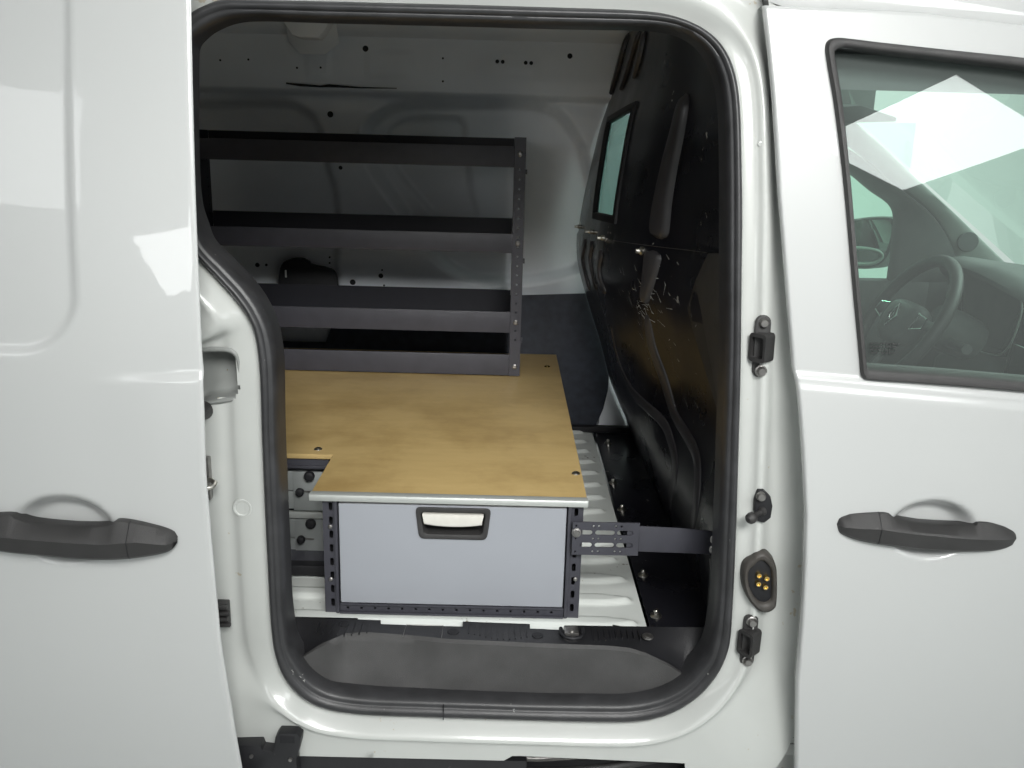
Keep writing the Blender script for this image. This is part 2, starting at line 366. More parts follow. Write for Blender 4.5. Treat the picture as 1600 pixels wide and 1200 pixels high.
SD = grid('sliding_door', rows, PAINT, VAN, angle=60)
SD['label'] = 'white sliding side door pushed back along the van'
def handle(name, top, crease, bot, fn, Y0, parent, n=90, proud=.036, seam=None):
    T = spl([PS(a, b, fn, Y0) for a, b in top], n); Cc = [PS(a, b, fn, Y0) for a, b in crease]; B = spl([PS(a, b, fn, Y0) for a, b in bot], n)
    xs = np.linspace(T[0][0], T[-1][0], n)
    zt = np.interp(xs, T[:, 0], T[:, 2]); zb = np.interp(xs, B[:, 0], B[:, 2]); zc = np.interp(xs, [p[0] for p in Cc], [p[2] for p in Cc])
    rows = []
    for i, x in enumerate(xs):
        u = (x-xs[0])/(xs[-1]-xs[0]); e = (1-abs(2*u-1)**6)
        y0 = fn(x, zc[i]); pr = proud*(.45+.55*math.sqrt(max(0, 1-abs(2*u-1)**2.6)))*min(1, .35+ (1-abs(2*u-1))*12)
        zcc = min(max(zc[i], zb[i]+.004), zt[i]-.003)
        sec = [(zt[i]-.002, y0+.012), (zt[i], y0-.008*e-.001), (zt[i]-.001, y0-.014*e-.001), (zcc+.002, y0-pr+.002), (zcc-.001, y0-pr), (zb[i]+.006, y0-pr+.005), (zb[i]+.001, y0-pr+.011), (zb[i], y0-.008), (zb[i]+.004, y0+.012)]
        # back projection shift: the proud faces sit where the photo shows them
        rows.append([(x, y, z-(y0-y)*.40*(1 if y < y0 else 0)*0+0, ) for z, y in sec])
    H = grid(name, rows, PLASTIC, parent, angle=28)
    if seam is not None:
        i = int(np.argmin(abs(xs-seam))); r_ = rows[i]
        tube('handle_seam', [np.array(q)+np.array([0, -.0002, 0]) for q in r_[1:7]], .0006, BLACKM, H, 5)
    return H
handle('door_handle', [(-60,806),(0,799),(24,799),(31,804),(56,811),(112,816.5),(159,817),(178,814),(187,808.5),(212,811),(253,821),(272,829),(278,838)],
       [(-60,826),(0,823),(94,830),(169,835),(225,833),(278,842)], [(-60,836),(0,851),(75,858),(131,863),(187,865),(244,861),(270,856),(278,846)], Ysd, -.1, SD, seam=PS(208, 830, Ysd, -.1)[0])
hs = PS(207, 812, Ysd, -.1)

# ------------------------------------------------------------------ front door (right)
def Yfd0(x, z): return Yap(x, z)-.036-.010*math.sin(max(0, min(1, (z-.3)/.75))*math.pi)
fE = [PS(a, b, Yfd0) for a, b in ((1196,-12),(1199,20),(1206,80),(1213,150),(1222,300),(1234,450),(1244,575),(1248,600),(1256,700),(1261,805),(1258.6,890),(1254,975),(1247,1060),(1246,1120),(1245,1200),(1243,1300))]
fz = np.array([p[2] for p in fE])[::-1]; fx = np.array([p[0] for p in fE])[::-1]
fT = [PS(a, b, Yfd0) for a, b in ((1150,9),(1206,11),(1337,16),(1442,22),(1600,42),(1700,60))]
ftx = [p[0] for p in fT]; ftz = [p[2] for p in fT]
b0 = PS(1247, 592, Yfd0); b1 = PS(1600, 622, Yfd0)
hf = PS(1452, 824, Yfd0); hfr = (PS(1524, 824, Yfd0)[0]-hf[0], .052)
def zbelt(x): return b0[2]+(x-b0[0])*(b1[2]-b0[2])/(b1[0]-b0[0])
def Yfd(x, z):
    zb = zbelt(x); d = -.006*sstep(.003, -.002, z-zb-.006)-.004*sstep(.002, -.003, z-zb+.010)
    rr = ((x-hf[0])/hfr[0])**2+((z-hf[2])/hfr[1])**2
    return Yfd0(x, z)+d+.027*sstep(1.0, .3, rr)
# window opening (mid-line of its black trim) measured on the skin
wTL = PS(1299, 74, Yfd0); wBL = PS(1349, 583, Yfd0); wTR = PS(1600, 99, Yfd0); wBR = PS(1600, 603, Yfd0)
XF = 1.35
def wl(z): return wBL[0]+(z-wBL[2])*(wTL[0]-wBL[0])/(wTL[2]-wBL[2])
def pline(x): return 1.60-(x-.84)*.74
def wtop(x): return min(pline(x)-.012, wTL[2]+(x-wTL[0])*(wTR[2]-wTL[2])/(wTR[0]-wTL[0])-.10*max(0, x-.75)**2)
def wbot(x): return wBL[2]+(x-wBL[0])*(wBR[2]-wBL[2])/(wBR[0]-wBL[0])
c1, c2 = 34, 150; r1, r2, r3 = 150, 60, 14
rows = []
def dtop(x): return min(np.interp(x, ftx, ftz), pline(x)+.055)
for j in range(r1+r2+r3+1):
    row = []
    for i in range(c1+c2+1):
        # solve (x,z) by two fixed-point passes
        z = 1.0
        for _ in range(6):
            xr = np.interp(z, fz, fx); xw = wl(min(max(z, wBL[2]), wTL[2]))
            x = xr+(xw-xr)*i/c1 if i <= c1 else xw+(XF-xw)*(i-c1)/c2
            xq = max(x, wBL[0]-.25)
            if j <= r1: z = .22+(wbot(xq)-.22)*j/r1
            elif j <= r1+r2: z = wbot(xq)+(wtop(xq)-wbot(xq))*(j-r1)/r2
            else: z = wtop(xq)+(dtop(x)-wtop(xq))*(j-r1-r2)/r3
        row.append((x, Yfd(x, z), z))
    p = row[0]
    pre = [(p[0]-.002, p[1]+.024, p[2]), (p[0]-.0045, p[1]+.008, p[2]), (p[0]-.004, p[1]+.004, p[2]), (p[0]-.002, p[1]+.001, p[2])]
    pre = [(p[0]+.03, p[1]+.05, p[2])]+pre
    rows.append(pre+row)
tr = rows[-1]
rows.append([(p[0], p[1]+.003, p[2]+.0025) for p in tr]); rows.append([(p[0], p[1]+.012, p[2]+.003) for p in tr]); rows.append([(p[0], p[1]+.05, p[2]) for p in tr])
FD = grid('front_door', rows, PAINT, VAN, skip=lambda i, j: r1 <= i < r1+r2 and j >= c1+5, angle=60)
FD['label'] = 'white front door with a framed window'
handle('door_handle', [(1302,812),(1304,803),(1311,799.5),(1362,796),(1383,797),(1396,805),(1440,813),(1494,816),(1517,815),(1523,810.5),(1545,812.5),(1579,823),(1585,831)],
       [(1302,814),(1366,814),(1420,821),(1500,828),(1585,833)], [(1302,820),(1306,828),(1334,838),(1387,846),(1451,852),(1526,854.5),(1562,852),(1580,845),(1585,835)], Yfd0, -.04, FD, proud=.034, seam=PS(1365, 820, Yfd0)[0])
# black window trim: rounded corner top left, square corner lower left
trimO = [(1720,112),(1600,90.5),(1480,78),(1380,67),(1325,60.5),(1306,59),(1294,63),(1289,74),(1292,100),(1303,165),(1317,280),(1331,440),(1342,557),(1344,581),(1348,589),(1357,593),(1420,597),(1500,603),(1600,611.5),(1720,622)]
trimI = [(1720,132),(1600,108),(1480,94),(1380,83),(1328,76.5),(1315,75.5),(1306,78.5),(1302.5,85),(1305,102),(1315,165),(1327,280),(1340.5,440),(1351,556),(1352.5,569),(1354.5,572),(1360,574),(1420,578),(1500,584),(1600,592.5),(1720,603)]
xe_ = [1.32, 1.25, 1.17, 1.09]
def trimpts(px_, dt_, db_):
    P_ = [PS(a, b, Yfd0) for a, b in [px_[0], (1660, (px_[0][1]+px_[1][1])/2)]+px_[1:]]
    top = [np.array([x, Yfd0(x, wtop(x)+dt_), wtop(x)+dt_]) for x in xe_]; bot = [np.array([x, Yfd0(x, wbot(x)-db_), wbot(x)-db_]) for x in xe_[::-1]]
    return spl(top+P_+bot, 190)
TO = trimpts(trimO, .009, .009); TI = trimpts(trimI, -.009, -.009)
TP = [(-.02, .012), (0, -.001), (.06, -.008), (.2, -.011), (.7, -.011), (.92, -.008), (1.0, .004), (1.03, .03)]
grid('window_trim', [TO*(1-t)+TI*t+np.array([0, y, 0]) for t, y in TP], PLASTIC, FD, angle=50)
# side glass: pane with real thickness just behind the trim
gp = [PS(a, b, Yfd0)+np.array([0, .018, 0]) for a, b in trimI]
gl = []; nn = len(gp)
TI2 = spl([PS(a, b, Yfd0) for a, b in trimO], 60)
cols = 24; rws = 20
zmin = wBL[2]-.004; G = []
for k in range(2):
    for j in range(rws+1):
        for i in range(cols+1):
            x0 = wBL[0]; z = wbot(.9)-.03+(wtop(.6)+.03-wbot(.9))*j/rws
            xl = wl(z)-.004; x = xl+(XF-.02-xl)*i/cols
            z = min(z, wtop(x)+.004); z = max(z, wbot(x)-.004)
            G.append((x, Yfd0(x, z)+.016+.004*k, z))
Fq = []
N1 = (rws+1)*(cols+1)
for k in range(2):
    for j in range(rws):
        for i in range(cols):
            a = k*N1+j*(cols+1)+i; Fq.append((a, a+1, a+cols+2, a+cols+1))
mesh('window_glass', G, Fq, GLASS, FD)

# etched marking on the glass: four short lines of tiny print
mk = []
for i, (ya, xa, xb) in enumerate(((539,1365,1411),(544,1365,1403),(549,1365,1407),(554,1366,1401))):
    a = PS(xa, ya, Yfd0); b = PS(xb, ya+1.5, Yfd0); x = a[0]
    while x < b[0]:
        w = random.uniform(.002, .006); mk.append(((x, a[1]+.0125, a[2]-.0008), (x+w, a[1]+.0135, a[2]+.0008))); x += w+.0015
boxes('glass_marking', mk, INK, FD)

# ------------------------------------------------------------------ roof edge, roof, rear and outer shell
XR = -1.75; XFR = .90
rs = []
for x in np.linspace(XR, XFR, 40):
    dz = -.30*max(0, x-1.0)**2; dt = ((np.interp(x, ftx, ftz)-ftz[1]) if x > .36 else 0)-.017*sstep(.35, .42, x)
    rs.append([(x, .125, 1.628+dt), (x, .094, 1.632+dt), (x, .092, 1.642+dt), (x, .098, 1.67+dt*.9), (x, .115, 1.72+dt*.6), (x, .16, 1.775+dz), (x, .25, 1.80+dz), (x, .7, 1.825+dz), (x, 1.2, 1.80+dz), (x, 1.30, 1.775+dz), (x, 1.35, 1.70+dz)])
rs2 = [[q if False else p for p in r] for r in rs]
grid('roof', rs2, PAINT, VAN, angle=60)
box('front_wing', (1.356, -.035, .34), (1.98, .02, 1.0), PAINT, VAN, .02)
tube('windscreen_pillar', [(.80, .10, 1.60), (.95, .085, 1.53), (1.2, .06, 1.355), (1.45, .045, 1.18), (1.72, .04, .99)], .026, PAINT, VAN, 12)
box('bonnet', (1.72, .02, .88), (2.1, 1.36, .97), PAINT, VAN, .03)
box('rear_quarter_panel', (XR, .0, .25), (-.66, .05, 1.62), JAMB, VAN, .004)
box('rear_door', (XR-.06, .02, .28), (XR, 1.36, 1.78), JAMB, VAN, .01)
box('rocker_panel', (XR, -.03, .16), (1.35, .03, .302), PAINT, VAN, .006)
box('far_outer_panel', (XR, 1.40, .16), (.22, 1.43, 1.62), PAINT, VAN, .006)
box('underbody', (XR, .06, .18), (1.9, 1.36, .30), BLACKM, VAN, .004)
for sx in (-1.35, 1.5):
    for sy in (.10, 1.24):
        w = lathe('road_wheel', [(.0, -.09), (.17, -.09), (.19, -.10), (.30, -.095), (.31, -.08), (.31, .08), (.30, .095), (.19, .10), (.17, .09), (0, .09)], (sx, sy, .31), (0, 1, 0), RUBBER, VAN, 40)

box('pillar_foot', (.395, .022, .16), (.64, .045, .64), JAMB, VAN, .003)
# ------------------------------------------------------------------ lower slide rail in its slot
box('slide_rail', (-.70, .03, .300), (.60, .06, .37), BLACKM, VAN, .002)
a = PY(430, 1191, -.012)
RA = box('rail_cover', (-.70, -.016, .300), (PY(1000, 1190, -.01)[0]-.2, .028, ZSLOT-.004), DTRIM, VAN, .002)
tube('guide_track', [(-.1, -.005, .326), (.10, -.006, .328), (.2, .004, .333), (.3, .03, .338), (.36, .06, .34)], .008, PLASTIC, VAN)
tube('guide_track', [(-.1, .02, .338), (.08, .018, .339), (.16, .026, .341), (.26, .05, .344)], .006, DSTEEL, VAN)
ra = PY(380, 1170, -.035); rb = PY(470, 1146, -.035)
br = mesh('rail_bracket', *(lambda pl: ([(x, -.045, z) for x, z in pl]+[(x, -.020, z) for x, z in pl], [tuple(range(len(pl))), tuple(range(2*len(pl)-1, len(pl)-1, -1))]+[(i, (i+1) % len(pl), len(pl)+(i+1) % len(pl), len(pl)+i) for i in range(len(pl))]))(
    [tuple(PY(a, b, -.04)[[0, 2]]) for a, b in ((360,1163),(408,1162),(411,1170),(428,1172),(431,1150),(436,1144),(464,1144),(471,1150),(470,1162),(464,1183),(466,1215),(350,1215))]), DTRIM, VAN, True, 35, .002)
for q in ((393,1181),(454,1186)):
    p = PY(*q, -.045); lathe('bolt', [(0, .004), (.003, .004), (.0034, 0)], p, (0, -1, 0), DSTEEL, br, 10)
p = PY(449, 1156, -.045); box('bracket_pocket', (p[0]-.013, p[1]-.0008, p[2]-.006), (p[0]+.013, p[1]+.002, p[2]+.008), BLACKM, br, .001)

# ------------------------------------------------------------------ pillar hardware
def guide(px, py, px2, py2):
    """two-bolt plastic guide cup on the pillar"""
    a = PS(px, py, Yap); b = PS(px2, py2, Yap); c = (a+b)/2; h = (a[2]-b[2])/2
    L = lambda z: b[0]+(a[0]-b[0])*(z-b[2])/(a[2]-b[2])
    out = [(L(a[2])+.012*math.cos(t), a[2]+.012*math.sin(t)) for t in np.linspace(0, math.pi, 9)]+[(L(b[2])+.012*math.cos(t), b[2]+.012*math.sin(t)) for t in np.linspace(math.pi, 2*math.pi, 9)]
    root = prism('guide_cup', out, c[1]-.006, c[1]+.004, PLASTIC, VAN, .002)
    # cup: hollow rectangular box opening to the rear
    hh = h*.60; nd = np.array([-.80, -.60, 0]); td = np.array([-.60, .80, 0]); o_ = np.array([c[0], c[1]-.004, c[2]])
    rim = rrect(-.019, -hh, .012, hh, .006); inn = rrect(-.015, -hh+.006, .008, hh-.006, .004); n = len(rim)
    # lean: follow the bolts' line
    def W_(q, d, k=1): return tuple(o_+td*q[0]*k+nd*d+np.array([L(c[2]+q[1])-c[0], 0, q[1]]))
    v = [W_(q, .016) for q in rim]+[W_(q, .016) for q in inn]+[W_(q, .002) for q in inn]+[W_(q, -.012, .8) for q in rim]
    f = []
    for i in range(n):
        j = (i+1) % n; f += [(i, j, n+j, n+i), (n+i, n+j, 2*n+j, 2*n+i), (i, 3*n+i, 3*n+j, j)]
    f += [tuple(range(2*n, 3*n)), tuple(range(4*n-1, 3*n-1, -1))]
    mesh('cup', v, f, PLASTIC, root, True, 40)
    for s in (a, b):
        lathe('bolt', [(.0, .010), (.0055, .0098), (.0075, .007), (.0078, .003), (.0095, .002), (.0095, 0)], s+np.array([0, -.006, 0]), (0, -1, 0), DSTEEL, root, 14)
    return root
guide(1191, 503, 1187, 578); guide(1173, 968, 1166, 1029)
# ball stud
p = PS(1186, 792, Yap)
out = [(p[0]+dx, p[2]+dz) for dx, dz in ((-.008, .034), (.002, .034), (.014, .022), (.019, .006), (.018, -.014), (.008, -.024), (-.004, -.021), (-.010, -.004), (-.011, .014))]
bs = prism('ball_stud', out, p[1]-.012, p[1]+.004, BLACKM, VAN, .003)
lathe('bolt', [(0, .009), (.006, .0085), (.0075, .006), (.0078, 0)], (p[0]-.003, p[1]-.012, p[2]+.024), (0, -1, 0), DSTEEL, bs, 14)
lathe('stud', [(.008, 0), (.008, .006), (.0045, .008), (.0042, .018), (.006, .021), (.0085, .024), (.0095, .029), (.0085, .034), (.005, .0375), (0, .038)], (p[0]+.004, p[1]-.010, p[2]-.002), (-.75, -.55, -.22), PLASTIC, bs, 16)
# contact socket
oc = [(1173,867),(1180,860),(1192,858),(1204,869),(1211,885),(1211,935),(1206,948),(1194,953),(1180,948),(1166,930),(1158,905),(1160,880)]
oc = spl([PS(a, b, Yap) for a, b in oc], 48, True); cc = oc.mean(0)
sk = []
for s_, y in ((1.04, .012), (1.0, -.006), (.97, -.012), (.88, -.015), (.76, -.0135), (.70, -.010), (.66, .0)):
    sk.append([(cc[0]+(q[0]-cc[0])*s_+(.004 if y > 0 and s_ < 1 else 0), cc[1]+y, cc[2]+(q[2]-cc[2])*s_) for q in oc])
SO = grid('contact_socket', sk, WARMR, VAN, closed=True, angle=45)
prism('contact_plate', [(cc[0]+(q[0]-cc[0])*.70, cc[2]+(q[2]-cc[2])*.70) for q in oc[::2]], cc[1]-.0065, cc[1]+.010, BLACKM, SO, .001)
for q in ((1183,894),(1195,898.5),(1182,907),(1193,912)):
    s = PS(*q, Yap); lathe('contact_pin', [(0, .005), (.0022, .005), (.0026, .008), (.0042, .0078), (.0048, .005), (.0048, 0)], (s[0], cc[1]-.0065, s[2]), (0, -1, 0), BRASS, SO, 12)
# paint chips: shallow rimmed dents on the pillar (stud witness marks)
for q in ((1188,225),(1194,633)):
    s = PS(*q, Yap); lathe('plug', [(0, .0015), (.003, .0018), (.0045, .0010), (.005, -.004)], s+np.array([0, -.002, 0]), (0, -1, 0), JAMB, AP, 12)
# sticker on the lower pillar
s0 = PS(1222, 1142, Yap); s1 = PS(1253, 1186, Yap)
ST = box('pillar_sticker', (s0[0], s0[1]+.010, s1[2]), (s1[0]+.008, s0[1]+.0185, s0[2]), STICK, VAN, .0002)
for a, b, c, d in ((1232,1151,1247,1.3),(1232,1158,1247,1.0),(1222,1167,1245,1.8)):
    p = PS(a, b, Yap); e = PS(c, b, Yap); ll = []; x = p[0]
    while x < e[0]+.004:
        w = random.uniform(.0015, .004); ll.append(((x, s0[1]+.0093, p[2]-.0007*d), (x+w, s0[1]+.0100, p[2]+.0007*d))); x += w+.0008
    boxes('sticker_print', ll, INK, ST)

# rear pillar: recess pocket, stop buffer, striker, clip
def ring_y(x, z):
    q = RG.reshape(-1, 3); return q[np.argmin((q[:, 0]-x)**2+(q[:, 2]-z)**2), 1]
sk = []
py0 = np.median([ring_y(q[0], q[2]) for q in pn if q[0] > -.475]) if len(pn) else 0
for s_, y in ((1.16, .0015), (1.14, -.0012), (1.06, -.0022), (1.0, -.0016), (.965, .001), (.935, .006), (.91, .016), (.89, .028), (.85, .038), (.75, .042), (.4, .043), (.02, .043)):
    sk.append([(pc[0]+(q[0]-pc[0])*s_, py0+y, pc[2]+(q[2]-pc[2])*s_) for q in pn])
PKTM = mat('pocket_shade_grey', (.24, .25, .24), .45, var=.06, vscale=20)  # grey base carries the shade inside the recess
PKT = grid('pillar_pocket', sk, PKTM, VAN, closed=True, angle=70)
p = PS(316, 642, Yap); lathe('stop_buffer', [(.0, .030), (.008, .029), (.012, .024), (.014, .010), (.016, 0)], (p[0], .004, p[2]), (0, -1, 0), PLASTIC, VAN, 18)
a = PS(316, 713, Yap); b = PS(333, 779, Yap)
LS = box('latch_striker', (a[0]-.03, -.008, b[2]), (b[0]-.001, .006, a[2]), DSTEEL, VAN, .002)
c = PS(330, 752, Yap)
tube('striker_loop', [(c[0]-.024, -.008, c[2]-.003), (c[0]-.024, -.030, c[2]-.003), (c[0]-.016, -.036, c[2]-.002), (c[0]+.006, -.036, c[2]+.002), (c[0]+.014, -.030, c[2]+.004), (c[0]+.014, -.022, c[2]+.006), (c[0]+.004, -.010, c[2]+.006), (c[0]-.01, -.004, c[2]+.005)], .0038, STEEL, LS, 10)
lathe('bolt', [(0, .003), (.005, .003), (.006, 0)], (b[0]-.014, -.008, a[2]-.014), (0, -1, 0), STEEL, LS, 12)
a = PS(340, 935, Yap); b = PS(366, 973, Yap)
CL = box('buffer_clip', (a[0]-.02, -.012, b[2]), (b[0]-.006, .004, a[2]-.003), PLASTIC, VAN, .002)
for k in range(4):
    z0 = b[2]+(a[2]-b[2])*(.05+.24*k); box('clip_tooth', (a[0]-.02, -.020, z0), (b[0]-(.001 if k in (0, 2) else .005), -.0125, z0+.006), PLASTIC, CL, .001)
# round pressed mark in the rear pillar
p = PS(378, 795, Yap); lathe('pressed_mark', [(0, .0005), (.011, .0005), (.0125, .0018), (.015, .0018), (.017, -.002)], (p[0], .003, p[2]), (0, -1, 0), JAMB, AP, 28)

# ================================================================== CARGO SPACE
ZF = .555                                   # cargo floor
def poly_sdf(P, poly):
    """signed distance (negative inside) of points P (n,2) to polygon"""
    P = np.asarray(P); poly = np.asarray(poly); d = np.full(len(P), 1e9); ins = np.zeros(len(P), bool); n = len(poly)
    for i in range(n):
        a = poly[i]; b = poly[(i+1) % n]; e = b-a; w = P-a
        t = np.clip((w@e)/(e@e), 0, 1); q = w-t[:, None]*e; d = np.minimum(d, (q*q).sum(1))
        c = (a[1] <= P[:, 1]) != (b[1] <= P[:, 1])
        with np.errstate(divide='ignore', invalid='ignore'):
            xx = a[0]+(P[:, 1]-a[1])*(b[0]-a[0])/(b[1]-a[1])
        ins ^= c & (P[:, 0] < xx)
    return np.where(ins, -1, 1)*np.sqrt(d)
def fw_xz(lst, Y=1.30, n=60): return spl([PY(a, b, Y)[[0, 2]] for a, b in lst], n, True)
PA = fw_xz([(150,166),(300,163),(430,160),(475,172),(497,200),(507,250),(521,300),(524,345),(520,400),(500,470),(300,480),(150,470)])
PB = fw_xz([(592,182),(625,166),(730,163),(850,168),(890,200),(915,250),(925,310),(922,385),(905,420),(850,437),(780,442),(720,432),(665,385),(625,325),(590,275),(572,230),(574,200)])
PB2 = fw_xz([(640,186),(700,184),(722,192),(727,230),(735,300),(742,345),(690,345),(650,305),(615,260),(605,215),(615,195)])
xs = np.arange(XR+.02, .45, .008); zs = np.arange(.50, 1.775, .008)
XX, ZZ = np.meshgrid(xs, zs); PP = np.stack([XX.ravel(), ZZ.ravel()], 1)
Yw = 1.335-.055*np.clip((PP[:, 1]-.98)/.60, 0, 1)
Yw += .036*sstep(.016, -.014, poly_sdf(PP, PA))+.036*sstep(.018, -.016, poly_sdf(PP, PB))+.010*sstep(.009, -.007, poly_sdf(PP, PB2))
zl = PY(700, 150, 1.28)[2]
Yw += -.030*sstep(zl-.006, zl+.004, PP[:, 1])+.006*sstep(zl-.05, zl-.01, PP[:, 1])*sstep(zl+.0, zl-.01, PP[:, 1])
zr = PY(700, 52, 1.22)[2]
Yw += -.05*sstep(zr-.012, zr+.004, PP[:, 1])-.10*np.clip((PP[:, 1]-zr)/.1, 0, 1)
# shallow pressed pads along the rail
for (a, b, c, d) in ((480,70,515,120), (575,80,645,120), (765,82,838,112)):
    p0 = PY(a, b, 1.25); p1 = PY(c, d, 1.25); Yw += -.004*sstep(.006, -.002, poly_sdf(PP, np.array(rrect(p0[0], p1[2], p1[0], p0[2], .012))))
EDGE = np.interp(zs, [.5, .567, .658, .822, .994, 1.097, 1.283, 1.478, 1.54, 1.717, 1.8], [.43, .42, .38, .32, .25, .216, .222, .258, .285, .325, .36])
FW = grid('far_side_wall', np.stack([XX, Yw.reshape(XX.shape), ZZ], 2), INNER, VAN, skip=lambda i, j: xs[j] > EDGE[i], angle=70)
def wallY(x, z):
    i = np.argmin((PP[:, 0]-x)**2+(PP[:, 1]-z)**2); return Yw[i]
def hole(px, py, r, root=FW, name='wall_hole', sz=1.0):
    p = PY(px, py, 1.27); y = wallY(p[0], p[2]); p = PY(px, py, y-.001)
    return lathe(name, [(0, .0012), (r*.9, .0012), (r, -.002)], p, (0, -1, 0), BLACKM, root, 14)
for q, r in (((571,76),.0085),((777,96),.0055),((785.5,96.5),.0055),((821.5,98),.0055),((830,98.5),.0055),((890.5,87.5),.0075),((692,91),.003),((692,127),.003),
             ((344,94),.003),((388,93),.003),((464,106),.003),((501,105.5),.003),((516,178.5),.009),((532,262),.006),((551,441),.009),((595,431),.0075),((600,446),.003),((597,422),.003),
             ((402,414),.007),((416,414),.004),((515,402),.003),((515,411),.003)):
    hole(*q, r)
# dark tear of sealant along the rail edge
t = [PY(a, b, 1.245) for a, b in ((447,130),(470,133),(500,135),(515,134),(560,137),(620,138))]
tube('sealant_bead', t, [.002, .0035, .0025, .004, .002, .001], BLACKM, FW, 6)
# black raised shape on the far wall
cv = [PY(a, b, 1.30) for a, b in ((436,460),(437,430),(442,412),(452,405),(470,403),(482,408),(487,413),(510,418),(522,424),(527,440),(527,470),(500,475),(450,472))]
CV = prism('black_wall_shape', [(p[0], p[2]) for p in spl(cv, 40, True)], 1.285, 1.32, BLACKM, VAN, .006)
p = PY(447, 427, 1.285); box('wall_shape_slot', (p[0]-.003, 1.282, p[2]-.012), (p[0]+.002, 1.286, p[2]+.01), STICK, CV, .001)
# lower hardboard lining with a curved front edge
hbp = [PY(a, b, 1.285)[[0, 2]] for a, b in ((820,462),(925,459),(930,480),(948,545),(953,580),(950,612),(943,640),(932,664),(931,690))]
hbp = [(p[0], p[1]) for p in hbp]
HB = prism('wall_lining', [(XR+.1, ZF+.004), (XR+.1, hbp[0][1]-.16), (-.55, hbp[0][1]-.16), (-.50, hbp[0][1]-.02)]+hbp[:-1]+[(hbp[-2][0], ZF+.004)], 1.292, 1.300, BOARD, VAN, .0015)
pb = [PY(a, b, 1.318) for a, b in ((934,664),(980,668),(975,630),(962,590),(949,575),(940,610))]
prism('wheel_arch_edge', [(p[0], p[2]) for p in pb], 1.302, 1.33, INNER, VAN, .004)
box('floor_edge_strip', (-.9, 1.265, ZF+.002), (.40, 1.291, ZF+.02), BLACKM, VAN, .003)
# roof lining panel seen from below, roof bow with its bracket
rv = []
for x in np.linspace(XR, .75, 30):
    rv.append([(x, .13, 1.70), (x, .2, 1.735), (x, .35, 1.752), (x, .7, 1.765), (x, 1.05, 1.762), (x, 1.24, 1.74)])
grid('roof_inner_skin', rv, INNER, VAN)
def bow(px): return PY(px, 45, 1.15)[0]
b0_, b1_ = bow(432), bow(530)
RB = mesh('roof_bow', *(lambda s: ([(b0_+.02, y, z) for y, z in s]+[(b0_+.05, y, z-.03) for y, z in s]+[(b1_-.05, y, z-.03) for y, z in s]+[(b1_-.01, y, z) for y, z in s],
     [(i+k*len(s), i+1+k*len(s), i+1+(k+1)*len(s), i+(k+1)*len(s)) for k in range(3) for i in range(len(s)-1)]))([(.2, 1.735), (.5, 1.76), (.9, 1.762), (1.08, 1.748), (1.16, 1.715), (1.20, 1.66)]), INNER, VAN)
p = PY(488, 52, 1.12)
prism('bow_bracket', [tuple(PY(a, b, 1.14)[[0, 2]]) for a, b in ((450,44),(458,56),(470,60),(500,61),(508,52),(522,30),(440,28))], 1.12, 1.19, INNER, RB, .008)

# cargo floor with pressed beads running along the van
ys = np.arange(.06, 1.30, .0055); xsf = np.concatenate([np.arange(XR+.05, .15, .03), np.arange(.15, .2751, .008)])
rows = []
for x in xsf:
    row = []
    for y in ys:
        ph = ((y-.206+.0885*20) % .0885); ph = min(ph, .0885-ph)
        xe = .246+.006*math.sin(y*9); w = .016*min(1, math.sqrt(max(0, xe-x)/.055)) if x < xe else 0
        b = .0075*sstep(w+.007, w-.004, ph) if w > .001 else 0
        row.append((x, y, ZF+b))
    rows.append(row)
rows = [[(x, y, z) for x, y, z in r] for r in rows]
last = rows[-1]; rows.append([(x+.001, y, z-.006) for x, y, z in last])
grid('cargo_floor', rows, FLOORP, VAN, skip=lambda i, j: ys[j] < .099 and i < len(xsf) and (xsf[min(i, len(xsf)-1)] < -.26 or xsf[min(i, len(xsf)-1)] > .20), angle=60)
FM = box('bulkhead_floor_flange', (.2765, .104, ZF-.03), (.46, 1.28, ZF-.002), GLOSSB, VAN, .002)
for q in ((950,690),(958,752),(972,793),(1005,895),(1025,958)):
    p = PZ(*q, ZF+.004)
    bo = lathe('flange_bolt', [(0, .013), (.004, .013), (.005, .0115), (.005, .007), (.0075, .005), (.011, .003), (.0115, 0)], (p[0], p[1], ZF-.002), (0, 0, 1), STEEL, FM, 6 if False else 14)

# ------------------------------------------------------------------ bulkhead
bz = [.50, .567, .658, .718, .822, .994, 1.046, 1.097, 1.183, 1.283, 1.478, 1.54, 1.68, 1.717, 1.8]
bx = [.405, .395, .350, .322, .293, .232, .214, .202, .200, .214, .252, .275, .292, .309, .33]
sy = [.0, .08, .3, .52, .62, .89, 1.06, 1.25]; sv = [1.02, 1.0, .90, .70, .41, .15, .08, 0]
gz = [.50, .58, .8, 1.0, 1.2, 1.5, 1.7, 1.8]; gv = [.0, .01, .12, .20, .215, .13, .06, .04]
ZB = np.linspace(.50, 1.79, 130); YB = np.linspace(.055, 1.285, 124)
def smooth(v, k):
    for _ in range(k): v = np.concatenate([[v[0]], (v[:-2]+2*v[1:-1]+v[2:])/4, [v[-1]]])
    return v
bxs = smooth(np.interp(ZB, bz, bx), 14); gvs = smooth(np.interp(ZB, gz, gv), 25); svs = smooth(np.interp(YB, sy, sv), 30)
def XB(z, y): return np.interp(z, ZB, bxs)+np.interp(y, YB, svs)*np.interp(z, ZB, gvs)
